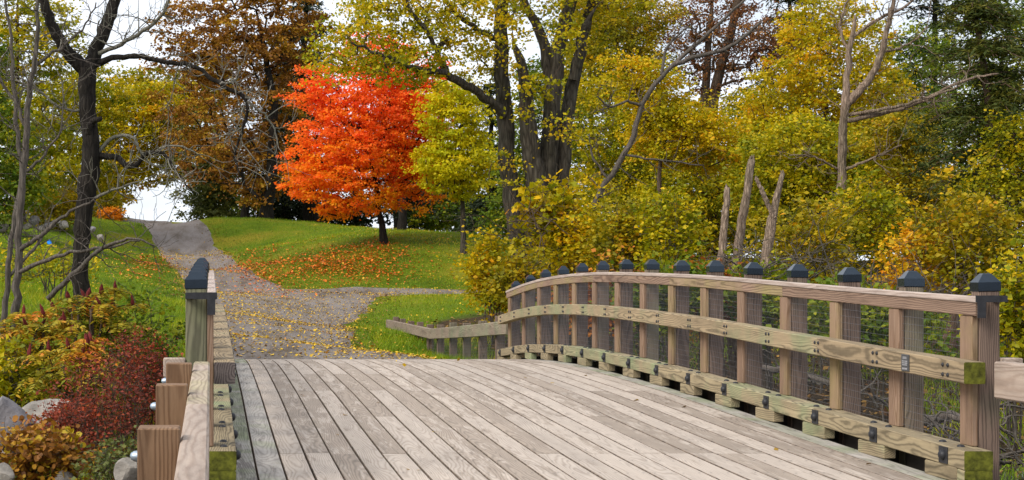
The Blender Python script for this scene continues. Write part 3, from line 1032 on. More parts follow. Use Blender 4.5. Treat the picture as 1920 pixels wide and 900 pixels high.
def sample_env(env, n, rng, sep, lobes=1.0):
    """clump centres inside a union of ellipsoids, more of them near the skin, kept apart"""
    vol = np.array([e[3] * e[4] * e[5] * (e[6] if len(e) > 6 else 1) for e in env])
    pr = vol / vol.sum()
    out = np.zeros((0, 3))
    tries = 0
    lob = unit(rng.standard_normal((14, 3))); amp = rng.uniform(-.30, .26, 14) * lobes      # lobes and hollows of the outline
    while len(out) < n and tries < n * 40:
        e = env[rng.choice(len(env), p=pr)]
        d = unit(rng.standard_normal(3))
        d = d * rng.random() ** .42 * (1.0 + float((amp * np.clip(lob @ d - .45, 0, 1) * 1.9).sum()))
        c = np.array(e[:3]) + d * np.array(e[3:6])
        tries += 1
        if len(out) and np.min(np.linalg.norm((out - c), axis=1)) < sep * (1 if tries < n * 15 else .6):
            continue
        out = np.vstack([out, c])
    return out


def grow(trunks, C, rng, tip_r=.010, bend=.35, rise=.25, step=.45, gamma=.5):
    """joins every clump centre to the nearest suitable wood; returns branch polylines with radii"""
    P, D, par, rmax = [], [], [], []
    for pts, rad in trunks:
        pts = np.asarray(pts); k0 = len(P)
        for i, p in enumerate(pts):
            P.append(p); par.append(len(P) - 2 if i else -1); rmax.append(rad[i])
            q = pts[min(i + 1, len(pts) - 1)] - pts[max(i - 1, 0)]
            D.append(unit(q))
    ntr = len(P)
    A = np.array(P); order = np.argsort([np.min(np.linalg.norm(A - c, axis=1)) for c in C])
    chains = []
    P = list(P)
    cnt = {}
    for ci in order:
        c = C[ci]
        A = np.array(P)
        v = c - A
        d = np.linalg.norm(v, axis=1) + 1e-6
        steep = v[:, 2] / d
        cost = d * (1 + .8 * np.clip(.15 - steep, 0, 1.2)) + np.where(np.arange(len(A)) < ntr, .12, 0)
        j = int(np.argmin(cost))
        L = d[j]
        ns = max(2, int(L / step))
        d0 = unit(unit(v[j]) + bend * np.array(D[j]) + np.array((0, 0, rise)))
        t = np.linspace(0, 1, ns + 1)[1:, None]
        p0, p2 = A[j], c
        p1 = p0 + d0 * L * .5
        pts = (1 - t) ** 2 * p0 + 2 * t * (1 - t) * p1 + t * t * p2
        if ns > 1:
            pts[:-1] += rng.standard_normal((ns - 1, 3)) * .05 * L / ns * 2
        idx = [j]
        for q in pts:
            P.append(q); par.append(idx[-1]); D.append(unit(q - P[par[-1]])); idx.append(len(P) - 1); rmax.append(9)
        chains.append(idx)
    n = len(P)
    load = np.zeros(n)
    for idx in chains:
        load[idx[-1]] += 1
    for i in range(n - 1, -1, -1):
        if par[i] >= 0:
            load[par[i]] += load[i]
    R = tip_r * np.maximum(load, 1) ** gamma
    for i in range(n):                      # never thicker than what carries it
        if par[i] >= 0 and i >= ntr:
            R[i] = min(R[i], .75 * rmax[par[i]] if par[i] < ntr else R[par[i]])
    out = []
    for idx in chains:
        r = R[idx].copy(); r[0] = r[1]
        r[-1] = tip_r * .55
        out.append((np.array([P[i] for i in idx]), r))
    return out


def wobble(pts, n, rng, amt):
    """resample a polyline smoothly to n points with a little irregularity"""
    pts = np.asarray(pts, dtype=float)
    s = np.concatenate([[0], np.cumsum(np.linalg.norm(np.diff(pts, axis=0), axis=1))])
    t = np.linspace(0, s[-1], n)
    # Catmull-Rom style smoothing through finite-difference Hermite
    m = np.gradient(pts, s + np.arange(len(s)) * 1e-9, axis=0)
    k = np.clip(np.searchsorted(s, t, 'right') - 1, 0, len(s) - 2)
    h = (s[k + 1] - s[k])[:, None] + 1e-9
    u = ((t - s[k])[:, None]) / h
    q = (2 * u ** 3 - 3 * u ** 2 + 1) * pts[k] + (u ** 3 - 2 * u ** 2 + u) * h * m[k] + (-2 * u ** 3 + 3 * u ** 2) * pts[k + 1] + (u ** 3 - u ** 2) * h * m[k + 1]
    q[1:-1] += rng.standard_normal((n - 2, 3)) * amt
    return q


def foliage(C, rc, per, size, tmpl, rng, flat=.5, up=.8, droop=.35, out_from=None, twigs=7, spread=.24):
    """leaf positions along little sprays that leave each clump centre"""
    n = len(C)
    r = rc * np.clip(rng.lognormal(-.05, .32, n), .5, 1.9)
    tw = rng.standard_normal((n, twigs, 3))
    tw[..., 2] *= flat
    if out_from is not None:
        o = unit(C - out_from)
        tw = unit(tw) + .45 * o[:, None, :]
    tw = unit(tw)
    tw[..., 2] *= flat + .15
    k = rng.integers(0, twigs, (n, per))
    t = rng.random((n, per)) ** .75
    pos = C[:, None, :] + tw[np.arange(n)[:, None], k] * (t * r[:, None])[..., None]
    pos += rng.standard_normal((n, per, 3)) * spread * r[:, None, None] * np.array((1, 1, .6))
    aim = tw[np.arange(n)[:, None], k] * .8
    pos = pos.reshape(-1, 3); aim = aim.reshape(-1, 3)
    V, F, m = leaf_geo(pos, size, tmpl, rng, up, droop, aim)
    clump = np.repeat(rng.random(n), per)
    return pos, V, F, m, clump, (tw, r)


def crown_object(parent, C, mat, rng, rc=.7, per=80, size=.13, tmpl=T_DIAMOND, flat=.5, up=.8, droop=.35, centre=None, shade=None, name='crown', twig_mat=None, mixv=(.5, .5), twigs=7, spread=.24):
    pos, V, F, m, clump, (tw, r) = foliage(C, rc, per, size, tmpl, rng, flat, up, droop, centre, twigs, spread)
    val = mixv[0] * clump + mixv[1] * rng.random(len(pos))
    if shade is not None:
        val = np.clip(val + shade(pos), 0, 1)
    loc = np.array(WLOC[parent.name])
    o = link(name, mesh_np(name, V - loc, F, mat, attr=np.repeat(val, m)), parent, loc)
    return o, tw, r


LEAVES = {
    'yellowgreen': leaf_mat('yellow_green_leaves', [(0, (.075, .12, .005)), (.35, (.25, .26, .005)), (.7, (.52, .43, .006)), (1, (.80, .50, .007))], trans=.4),
    'lime': leaf_mat('lime_yellow_leaves', [(0, (.28, .32, .007)), (.4, (.50, .50, .008)), (.8, (.70, .60, .009)), (1, (.82, .60, .010))], trans=.45),
    'yellow': leaf_mat('yellow_leaves', [(0, (.17, .21, .005)), (.4, (.44, .37, .005)), (.75, (.72, .49, .006)), (1, (.84, .34, .009))], trans=.42),
    'gold': leaf_mat('golden_leaves', [(0, (.34, .26, .006)), (.45, (.70, .42, .007)), (.8, (.82, .38, .008)), (1, (.72, .20, .012))]),
    'green': leaf_mat('fading_green_leaves', [(0, (.045, .09, .008)), (.4, (.11, .17, .009)), (.75, (.24, .27, .009)), (1, (.46, .38, .011))]),
    'olive': leaf_mat('olive_yellow_leaves', [(0, (.085, .10, .006)), (.4, (.27, .235, .006)), (.8, (.54, .37, .007)), (1, (.68, .29, .009))], trans=.38),
    'red': leaf_mat('flame_red_leaves', [(0, (.92, .095, .030)), (.35, (.97, .16, .028)), (.7, (.97, .25, .018)), (.9, (.95, .34, .012)), (1, (.90, .46, .012))], trans=.5),
    'oak': leaf_mat('russet_oak_leaves', [(0, (.10, .040, .012)), (.35, (.26, .105, .016)), (.7, (.40, .19, .014)), (1, (.44, .32, .014))], trans=.25),
    'purple': leaf_mat('purple_brown_leaves', [(0, (.07, .026, .014)), (.5, (.20, .078, .026)), (.85, (.32, .14, .026)), (1, (.42, .20, .02))], trans=.3),
    'conifer': leaf_mat('dark_conifer_needles', [(0, (.008, .016, .006)), (.6, (.022, .036, .011)), (1, (.055, .065, .016))], trans=.1),
    'cedar': leaf_mat('cedar_sprays', [(0, (.020, .036, .008)), (.5, (.060, .080, .012)), (1, (.19, .165, .018))], trans=.2),
    'greygreen': leaf_mat('grey_green_leaves', [(0, (.06, .085, .026)), (.6, (.16, .18, .045)), (1, (.30, .27, .05))]),
    'barberry': leaf_mat('barberry_leaves', [(0, (.10, .028, .020)), (.4, (.24, .050, .028)), (.75, (.44, .075, .028)), (1, (.50, .16, .03))]),
    'rust': leaf_mat('rust_leaves', [(0, (.15, .05, .010)), (.5, (.40, .12, .015)), (.8, (.58, .21, .016)), (1, (.40, .32, .02))]),
    'sumac': leaf_mat('sumac_leaflets', [(0, (.19, .21, .016)), (.35, (.42, .32, .018)), (.7, (.62, .25, .022)), (1, (.68, .13, .025))]),
    'orange': leaf_mat('orange_leaves', [(0, (.46, .15, .010)), (.5, (.74, .24, .012)), (1, (.78, .40, .014))]),
    'grass': leaf_mat('grass_blades', [(0, (.08, .155, .006)), (.5, (.185, .28, .008)), (.85, (.36, .38, .010)), (1, (.50, .36, .03))], trans=.3),
    'fallen_yellow': leaf_mat('fallen_yellow_leaves', [(0, (.20, .11, .02)), (.4, (.48, .30, .02)), (.8, (.66, .44, .02)), (1, (.55, .20, .02))], trans=.05),
    'fallen_orange': leaf_mat('fallen_orange_leaves', [(0, (.34, .07, .015)), (.5, (.66, .15, .018)), (.85, (.74, .22, .02)), (1, (.60, .32, .03))], trans=.05),
    'fallen_brown': leaf_mat('fallen_brown_leaves', [(0, (.07, .035, .015)), (.5, (.18, .085, .025)), (1, (.36, .20, .035))], trans=.05),
}


def trunk_line(base, top, r0, r1, n, rng, amt=.04, lean=None):
    base, top = np.asarray(base, float), np.asarray(top, float)
    mid = (base + top) / 2 + (rng.standard_normal(3) * (.03 * np.linalg.norm(top - base)) * np.array((1, 1, 0)))
    pts = wobble([base, mid, top], n, rng, amt)
    t = np.linspace(0, 1, n)
    rad = r0 * (1 - t) ** .8 + r1 * t
    rad[0] = r0 * 1.45
    if n > 4: rad[1] = max(rad[1], r0 * 1.05)
    return pts, rad


def leafy_tree(name, label, px, Y, crowns, pal, barkm, trunk_px=8, clumps=120, rc=.7, per=80, size=.13, tmpl=T_DIAMOND, seed=1, base_py=None,
               flat=.5, up=.4, droop=.35, shade=None, group=None, cat='tree', rise=.25, top_frac=.75, extra_trunks=(), mixv=(.5, .5), sep=None, tip=.010, twigs=7, spread=.24, crown_dy=0, lobes=1.2):
    """crowns: ellipses in photo pixels (cx, cy, rx, ry[, weight]) at distance Y"""
    rng = np.random.default_rng(seed)
    x = (px - VX) * Y / FPX
    z = tz(x, Y) if base_py is None else float(at(px, base_py, Y)[2])
    base = np.array((x, Y, z - .15))
    env = []
    for c in crowns:
        p = at(c[0], c[1], Y)
        rx, rz = pxm(c[2], Y), pxm(c[3], Y)
        env.append((p[0], p[1] + crown_dy, p[2], rx, min(rx, rz) * .95 if rx > rz * 1.6 else rx * .95, rz, c[4] if len(c) > 4 else 1))
    tcrown = max(env, key=lambda e: e[3] * e[5])
    top = np.array((tcrown[0] * .6 + x * .4, Y, tcrown[2] + tcrown[5] * top_frac))
    t = tag(empty(name, base), label, cat, group)
    tr = Tubes()
    r0 = pxm(trunk_px, Y)
    pts, rad = trunk_line(base, top, r0, r0 * .18, 12, rng, .03 * r0 / .2)
    tr.add(pts, rad, 10, .05)
    trunks = [(pts, rad)]
    for (q, rq) in extra_trunks:
        q = wobble([at(a, b, Y) for a, b in q], 10, rng, .02)
        rr = np.interp(np.linspace(0, 1, 10), np.linspace(0, 1, len(rq)), rq) * Y / FPX
        tr.add(q, rr, 8, .05); trunks.append((q, rr))
    tr.build('trunk', barkm, t)
    sep = sep or rc * .75
    C = sample_env(env, clumps, rng, sep, lobes)
    br = Tubes()
    for q, rr in grow(trunks, C, rng, tip_r=tip, rise=rise):
        br.add(q, rr, 4 if rr[0] < .05 else 6, cap=False)
    br.build('limbs', barkm, t)['kind'] = 'stuff'
    crown_object(t, C, LEAVES[pal], rng, rc, per, size, tmpl, flat, up, droop, np.array(tcrown[:3]) - np.array((0, 0, tcrown[5] * .4)), shade, mixv=mixv, twigs=twigs, spread=spread)
    return t


def conifer(name, label, px, Y, top_py, half_px, pal, barkm, trunk_px=10, seed=1, whorls=26, low=.12, per=70, size=.16, droop=.25, base_py=None, ragged=.25, extra=0):
    rng = np.random.default_rng(seed)
    x = (px - VX) * Y / FPX
    z = tz(x, Y) if base_py is None else float(at(px, base_py, Y)[2])
    base = np.array((x, Y, z - .15))
    top = at(px + rng.normal(0, 4), top_py, Y)
    H = top[2] - base[2]
    t = tag(empty(name, base), label, 'tree')
    tr = Tubes()
    r0 = pxm(trunk_px, Y)
    pts, rad = trunk_line(base, top, r0, r0 * .12, 12, rng, .015)
    tr.add(pts, rad, 10, .06)
    tr.build('trunk', barkm, t)
    br = Tubes()
    C = []
    half = pxm(half_px, Y)
    for w in range(whorls):
        f = low + (1 - low) * (w / whorls) + rng.normal(0, .008)
        p = np.array([np.interp(f, np.linspace(0, 1, 12), pts[:, i]) for i in range(3)])
        L0 = half * (1 - f) ** .7 * 1.05 + .15
        for b in range(rng.integers(4, 7)):
            a = rng.random() * 2 * np.pi
            L = L0 * np.clip(rng.normal(1, ragged), .35, 1.5)
            d = np.array((math.cos(a), math.sin(a), .22 - droop))
            q = [p, p + d * L * .5 + np.array((0, 0, .08 * L)), p + d * L + np.array((0, 0, -.12 * L))]
            q = wobble(q, 5, rng, .02)
            br.add(q, np.linspace(max(.012, r0 * .13), .006, 5), 4, cap=False)
            for s in np.arange(.3, 1.01, .42 / max(L, .5) + .08):
                C.append(np.array([np.interp(s, np.linspace(0, 1, 5), q[:, i]) for i in range(3)]))
    br.build('limbs', barkm, t)['kind'] = 'stuff'
    crown_object(t, np.array(C), LEAVES[pal], rng, .42, per, size, T_NARROW, .35, .6, droop)
    return t


def stems_plant(name, label, px, py, Y, w_px, h_px, pal, barkm, stems=6, clumps=60, rc=.35, per=60, size=.09, tmpl=T_DIAMOND, seed=1, cat='shrub', group=None, base_z=None,
                flat=.6, up=.6, droop=.2, shade=None, mixv=(.5, .5), tip=.006, stem_r=.02, fill=1.0, twigs=7, spread=.30, depth=None, rise=.3, shoots=.35):
    """bush: several stems from the ground; ellipse centre px,py with half sizes in photo pixels"""
    rng = np.random.default_rng(seed)
    c = at(px, py, Y)
    rx, rz = pxm(w_px, Y), pxm(h_px, Y)
    z = tz(c[0], Y) if base_z is None else base_z
    base = np.array((c[0], Y, z - .1))
    t = tag(empty(name, base), label, cat, group)
    trunks = []
    st = Tubes()
    ry = depth or rx * .85
    for s in range(stems):
        a = rng.random() * 2 * np.pi
        k = rng.random() ** .5
        b0 = base + np.array((math.cos(a) * rx * .3 * k, math.sin(a) * ry * .3 * k, 0))
        b0[2] = tz(b0[0], b0[1]) - .08
        e = c + np.array((math.cos(a) * rx * .6 * k, math.sin(a) * ry * .6 * k, rz * .35))
        q = wobble([b0, (b0 + e) / 2 + rng.standard_normal(3) * .05 * rz, e], 7, rng, .02)
        rr = np.linspace(stem_r, stem_r * .35, 7)
        st.add(q, rr, 5, cap=False); trunks.append((q, rr))
    C = sample_env([(c[0], c[1], c[2], rx, ry, rz)], clumps, rng, rc * .7 * fill, 1.9)
    k = rng.random(len(C)) < .16                       # stray shoots beyond the outline
    C[k] += (C[k] - c) * rng.uniform(.1, .5, (k.sum(), 1)) + np.array((0, 0, .12)) * rz
    for q, rr in grow(trunks, C, rng, tip_r=tip, step=.25, rise=rise):
        st.add(q, rr, 4, cap=False)
        if rng.random() < shoots:
            twiggy(st, q, rr, rng, 3, rc * 1.6, tip * .5, 1)
    st.build('stems', barkm, t)['kind'] = 'stuff'
    crown_object(t, C, LEAVES[pal], rng, rc, per, size, tmpl, flat, up, droop, c - np.array((0, 0, rz * .5)), shade, name='foliage', mixv=mixv, twigs=twigs, spread=spread)
    return t


def twiggy(tubes, line, rad, rng, n, length, tip_r=.004, depth=2, up=.2, bend=.5, start=.25):
    """side twigs along a branch line, recursive"""
    line = np.asarray(line)
    for _ in range(n):
        f = start + (1 - start) * rng.random()
        k = f * (len(line) - 1)
        i = int(min(k, len(line) - 2))
        p = line[i] + (line[i + 1] - line[i]) * (k - i)
        r = rad[i] * .55
        t = unit(line[i + 1] - line[i])
        d = unit(t * .6 + rng.standard_normal(3) * .8 + np.array((0, 0, up)))
        L = length * (.45 + .8 * rng.random())
        q = [p]
        nn = 6
        dd = d
        for s in range(nn):
            dd = unit(dd + rng.standard_normal(3) * bend * .45 + np.array((0, 0, .04)))
            q.append(q[-1] + dd * L / nn)
        q = np.array(q)
        rr = np.linspace(min(r, tip_r * 3.2), tip_r, nn + 1)
        tubes.add(q, rr, 4, cap=False)
        if depth > 1:
            twiggy(tubes, q, rr, rng, 4, length * .5, tip_r * .75, depth - 1, up, bend, .2)


def px_line(pts, Y, dy=0.0):
    """polyline in photo pixels, its depth drifting by dy metres from end to end"""
    n = len(pts)
    return [at(p[0], p[1], Y + dy * i / max(1, n - 1)) for i, p in enumerate(pts)]


def bare_tree(name, label, Y, mains, barkm, twig_mat, seed=1, twig_n=7, twig_len=.9, cat='tree', group=None, tw_r=.005, base_px=None, jag=.06, sides=10, depth=2):
    """mains: list of (pixel points, pixel radii, depth drift, twigs)"""
    rng = np.random.default_rng(seed)
    b = mains[0][0][0]
    bp = at(b[0], b[1], Y)
    gz = tz(bp[0], Y)
    base = np.array((bp[0], Y, min(gz, bp[2]) - .12))
    t = tag(empty(name, base), label, cat, group)
    T1, T2 = Tubes(), Tubes()
    nt2 = 0
    for k, m in enumerate(mains):
        pts, rads, dy = m[0], m[1], m[2]
        tn = m[3] if len(m) > 3 else twig_n
        L = px_line(pts, Y, dy)
        if len(m) > 4:                      # starts on another depth: joins its parent there
            off = m[4]
            L = [p + np.array((p[0] / p[1] * off, off, (p[2] - CZ) / p[1] * off)) for p in L]
        if k == 0 and L[0][2] > base[2]:
            L = [base + np.array((0, 0, 0.0))] + L
            rads = [rads[0] * 1.25] + list(rads)
        n = max(10, int(len(L) * 4))
        q = wobble(L, n, rng, .012)
        s = np.concatenate([[0], np.cumsum(np.linalg.norm(np.diff(np.array(L), axis=0), axis=1))])
        rr = np.interp(np.linspace(0, 1, n), s / s[-1], np.array(rads) * Y / FPX)
        big = rr[0] > pxm(4.5, Y) or k == 0
        (T1 if big else T2).add(q, rr, sides if big else 6, jag)
        nt2 += (not big)
        if tn:
            twiggy(T2, q, rr, rng, tn, twig_len, tw_r, depth, start=.35 if k == 0 else .2)
            nt2 += tn
    T1.build('trunk', barkm, t)
    if nt2:
        T2.build('branches', twig_mat, t)['kind'] = 'stuff'
    return t


# ------------------------------------------------------------------ trees beyond the bridge, left half
def red_shade(pos):
    """this maple is redder in its top and outer left, more orange low down"""
    h = (pos[:, 2] - 3.0) / 8.0
    return .60 - .60 * h


leafy_tree('maple_tree', 'flame red and orange maple standing on the lawn', 722, 68,
           [(665, 300, 135, 105), (705, 215, 130, 95), (770, 315, 75, 85), (605, 345, 88, 60), (568, 300, 48, 60), (615, 215, 72, 75), (596, 172, 58, 48), (798, 175, 45, 70), (556, 335, 40, 50), (815, 300, 34, 75), (690, 100, 85, 40), (715, 135, 95, 60, 1.1), (705, 95, 60, 35, 1.2), (775, 215, 65, 95), (785, 345, 45, 45), (640, 388, 85, 28)],
           'red', M['bark_dark'], trunk_px=7, clumps=640, rc=.52, per=98, size=.12, tmpl=T_DIAMOND, seed=11, flat=.42, up=.35, spread=.2, shade=red_shade, mixv=(.35, .35), base_py=457, sep=.38, lobes=.9)
leafy_tree('young_tree', 'slim young yellow-green tree beside the red maple', 869, 66,
           [(866, 215, 50, 75), (852, 300, 52, 58), (888, 290, 44, 72), (868, 350, 48, 26)],
           'lime', M['bark_grey'], trunk_px=5, clumps=190, rc=.5, per=115, size=.115, seed=12, flat=.45, base_py=470, up=.35, shade=lambda p: np.full(len(p), .12), spread=.2)
leafy_tree('oak_tree', 'tall russet oak at the edge of the gravel path', 497, 88,
           [(470, 90, 120, 90), (400, 60, 90, 60), (540, 60, 70, 90), (430, 210, 120, 60), (520, 200, 70, 90), (420, 290, 80, 50), (490, 330, 60, 60), (340, 110, 50, 40), (470, -40, 130, 70)],
           'oak', M['bark_dark'], trunk_px=12, clumps=430, rc=.72, per=85, size=.17, seed=13, flat=.5, spread=.17, base_py=416, tip=.016)
leafy_tree('oak_tree', 'dark russet oak behind the tall oak, its thin trunk left of it', 460, 94,
           [(480, 300, 80, 70), (380, 250, 70, 50), (410, 150, 80, 70)],
           'oak', M['bark_dark'], trunk_px=7, clumps=150, rc=.72, per=80, size=.17, seed=14, spread=.17, base_py=408, tip=.014)
conifer('spruce_tree', 'dark evergreen directly behind the left side of the red maple', 585, 96, -60, 105, 'conifer', M['bark_dark'], 13, seed=15, whorls=30, low=.16, per=40, size=.3)
conifer('spruce_tree', 'dark evergreen behind the russet oak trunk', 535, 104, 40, 100, 'conifer', M['bark_dark'], 11, seed=16, whorls=26, low=.06, per=38, size=.3)
conifer('spruce_tree', 'dark evergreen between the young yellow-green tree and the big trunks', 915, 84, 150, 75, 'conifer', M['bark_dark'], 9, seed=17, whorls=24, low=.03, per=42, size=.26)
conifer('spruce_tree', 'dark evergreen right behind the red maple trunk', 752, 92, 120, 90, 'conifer', M['bark_dark'], 11, seed=18, whorls=24, low=.16, per=38, size=.28)
leafy_tree('shade_tree', 'broad dark trunk standing close behind the red maple', 754, 76, [(770, 260, 55, 80), (745, 180, 50, 50)], 'green', M['bark_dark'], trunk_px=9, clumps=40, rc=.7, per=60, size=.15, seed=19, base_py=446)
stems_plant('bush', 'low green bush beyond the lawn between maple trunk and young tree', 825, 405, 92, 60, 32, 'green', M['bark_twig'], 6, 50, .6, 60, .2, seed=20, cat='bush')
stems_plant('bush', 'low dark bush beyond the lawn under the russet oak', 560, 392, 100, 70, 32, 'conifer', M['bark_twig'], 6, 50, .7, 60, .22, seed=21, cat='bush')
stems_plant('bush', 'grey-green rounded bush on the crest right of the gravel path', 400, 350, 97, 56, 72, 'greygreen', M['bark_twig'], 9, 170, .6, 70, .18, seed=22, cat='bush')
leafy_tree('willow_tree', 'grey-green willowy tree hanging over the path crest', 395, 106, [(350, 290, 52, 50), (400, 300, 60, 60), (330, 240, 50, 45)], 'greygreen', M['bark_twig'], trunk_px=6, clumps=110, rc=.8, per=70, size=.2, seed=23, droop=.9, tmpl=T_NARROW)

# left wood behind the bare trees
LW = 'yellowing trees behind the bare tree'
leafy_tree('lime_tree', 'yellow-green tree left of the path crest, tallest of the left wood', 40, 78, [(30, 60, 110, 100), (90, 150, 80, 80), (10, 220, 90, 90), (70, 290, 90, 70)], 'yellowgreen', M['bark_brown'], trunk_px=9, clumps=260, rc=.8, per=80, size=.17, spread=.18, seed=31, group=LW)
leafy_tree('lime_tree', 'rounded yellow-green tree behind the fork of the dark bare tree', 130, 92, [(120, 230, 95, 90), (180, 190, 75, 70), (110, 330, 100, 70), (185, 320, 50, 70)], 'yellowgreen', M['bark_brown'], trunk_px=8, clumps=280, rc=.75, per=80, size=.18, spread=.18, seed=32, group=LW)
leafy_tree('lime_tree', 'yellow tree whose skirt hangs beside the white gap over the path', 205, 106, [(235, 230, 80, 75), (285, 205, 60, 60), (205, 330, 55, 65), (250, 295, 60, 48), (300, 275, 50, 45), (320, 315, 40, 26), (270, 325, 45, 24)], 'yellow', M['bark_brown'], trunk_px=8, clumps=330, rc=.72, per=80, size=.2, spread=.18, seed=33, group=LW)
leafy_tree('lime_tree', 'green-yellow tree with a flat top under the sky gap', 400, 130, [(320, 190, 65, 55), (280, 165, 50, 35), (370, 190, 60, 60), (340, 250, 50, 40)], 'olive', M['bark_brown'], trunk_px=8, clumps=190, rc=.9, per=70, size=.24, spread=.18, seed=34, group=LW)
leafy_tree('lime_tree', 'dark green tree at the edge of the picture behind the grey sapling', -30, 64, [(-20, 260, 80, 110), (20, 340, 80, 60), (-30, 120, 60, 80)], 'green', M['bark_brown'], trunk_px=8, clumps=190, rc=.7, per=75, size=.15, spread=.18, seed=35, group=LW)
stems_plant('bush', 'wide olive hedge-like bush on the crest behind the row of stones', 60, 385, 90, 90, 34, 'olive', M['bark_twig'], 9, 130, .6, 60, .17, seed=139, cat='bush')
stems_plant('bush', 'olive bush between the dark trunk and the white gap', 190, 372, 98, 45, 40, 'olive', M['bark_twig'], 7, 90, .6, 60, .18, seed=140, cat='bush')
stems_plant('bush', 'dark bush closing the view below the red maple', 650, 402, 104, 75, 26, 'conifer', M['bark_twig'], 7, 90, .6, 60, .22, seed=141, cat='bush')
stems_plant('bush', 'dark bush on the crest between the oak trunks', 455, 388, 102, 55, 36, 'green', M['bark_twig'], 7, 80, .6, 60, .2, seed=142, cat='bush')
stems_plant('bush', 'tall dark bush behind the lawn, between the maple trunk and the slim young tree', 815, 385, 100, 75, 52, 'conifer', M['bark_twig'], 8, 130, .7, 60, .22, seed=144, cat='bush')
stems_plant('bush', 'dark bush on the crest behind the slim young tree', 905, 395, 96, 75, 48, 'conifer', M['bark_twig'], 7, 80, .6, 60, .22, seed=143, cat='bush')
stems_plant('bush', 'small orange bush beside the white gap over the path', 208, 402, 88, 20, 12, 'orange', M['bark_twig'], 5, 24, .3, 45, .12, seed=36, cat='bush')
stems_plant('bush', 'green bush behind the dark bare trunk', 115, 392, 80, 60, 36, 'olive', M['bark_twig'], 7, 70, .5, 60, .15, seed=37, cat='bush')
stems_plant('bush', 'yellow-green thicket at the foot of the dark bare trunk', 105, 500, 34, 75, 42, 'yellowgreen', M['bark_twig'], 9, 70, .3, 26, .075, seed=38, cat='bush')

# ------------------------------------------------------------------ woods on the right
KY = 41
def big_tree():
    rng = np.random.default_rng(40)
    base = np.array((*at(1010, 500, KY)[:2], tz(at(1010, 500, KY)[0], KY) - .15))
    t = tag(empty('large_maple_tree', base), 'huge old tree with several grey trunks rising from one base', 'tree')
    T = Tubes()
    mains = [
        ([(985, 560), (978, 470), (966, 400), (951, 300), (945, 200), (940, 100), (942, 0), (948, -90)], [26, 21, 18, 16, 15, 13, 12, 9], .3),
        ([(1012, 560), (1008, 470), (1004, 350), (991, 240), (985, 170), (972, 110), (962, 80)], [30, 24, 20, 16, 12, 8, 3], -.5),
        ([(1030, 560), (1030, 480), (1026, 380), (1031, 250), (1042, 130), (1060, 40), (1082, -60)], [34, 26, 19, 16, 14.5, 12, 9], 0),
        ([(1052, 560), (1047, 470), (1055, 330), (1066, 200), (1085, 110), (1100, 40), (1128, -60)], [24, 18, 14, 13, 11, 9, 7], .5),
        ([(1034, 200), (1027, 120), (1012, 60), (985, 5), (970, -50)], [13, 11, 9, 7, 6], .3),
        ([(1075, 150), (1092, 80), (1100, 45), (1117, 14)], [9, 8, 6, 2], -.6),
        ([(946, 215), (905, 180), (862, 152), (836, 135), (822, 100), (838, 72)], [9, 8.5, 8, 7, 5.5, 4], -1.5),
        ([(836, 135), (780, 128), (720, 105), (660, 80)], [6, 4.5, 3.5, 2], -1.2),
        ([(822, 100), (800, 60), (770, 20), (750, -40)], [4.5, 4, 3, 2.5], -.5),
        ([(942, 80), (890, 50), (850, 20), (820, -20)], [6, 5, 4, 3], -.8),
        ([(1040, 450), (1075, 420), (1095, 395)], [8, 6, 4], -.8),
    ]
    trunks = []
    for k, (pts, rads, dy) in enumerate(mains):
        off = -1.5 if k in (7, 8) else 0
        L = px_line(pts, KY + off, dy)
        n = len(L) * 4
        q = wobble(L, n, rng, .02)
        s = np.concatenate([[0], np.cumsum(np.linalg.norm(np.diff(np.array(L), axis=0), axis=1))])
        rr = np.interp(np.linspace(0, 1, n), s / s[-1], np.array(rads) * KY / FPX)
        T.add(q, rr, 14 if k < 4 else 8, .045)
        trunks.append((q, rr))
    T.build('trunk', M['bark_grey'], t)
    env = []
    for cx, cy, rx, ry, dy, w in [(680, 60, 90, 70, -1.6, 1), (640, 110, 70, 40, -1.8, .9), (780, 100, 90, 60, -1.2, 1), (850, 30, 90, 60, -.8, .9), (720, 120, 70, 30, -1.8, .8), (740, 0, 140, 50, -1, 1),
                                  (1090, 60, 60, 70, .8, .8), (1000, -20, 120, 50, 0, .9), (1130, -10, 90, 60, .5, 1), (905, 120, 60, 70, .8, .6), (1080, 380, 45, 50, -1, .8), (1110, 330, 50, 40, -1, .8), (960, -10, 60, 60, -.5, .7)]:
        p = at(cx, cy, KY + dy)
        rx, rz = pxm(rx, KY), pxm(ry, KY)
        env.append((*p, rx, min(rx, 1.1), rz, w))
    for cx, cy, rx, ry, dy, w in [(1000, 180, 50, 60, -1.2, .5), (1040, 60, 50, 60, -1.4, .6), (960, 60, 45, 60, -1.2, .6), (1075, 250, 40, 60, -1.2, .6), (930, 330, 40, 60, -1.0, .5)]:
        p = at(cx, cy, KY + dy)
        env.append((*p, pxm(rx, KY), .5, pxm(ry, KY), w))
    C = sample_env(env, 380, rng, .28)
    B = Tubes()
    for q, rr in grow(trunks, C, rng, tip_r=.007, step=.3):
        B.add(q, rr, 4, cap=False)
    B.build('limbs', M['bark_brown'], t)['kind'] = 'stuff'
    crown_object(t, C, LEAVES['yellowgreen'], rng, .42, 62, .078, T_WIDE, .45, .4, .45, shade=lambda p: np.full(len(p), .12))


big_tree()
stems_plant('sprout_bush', 'large-leaved yellow sprouts in front of the huge trunks', 1015, 395, KY - 2.2, 60, 62, 'yellow', M['bark_twig'], 7, 46, .34, 30, .15, T_MAPLE, seed=41, cat='bush', spread=.3, fill=.8)

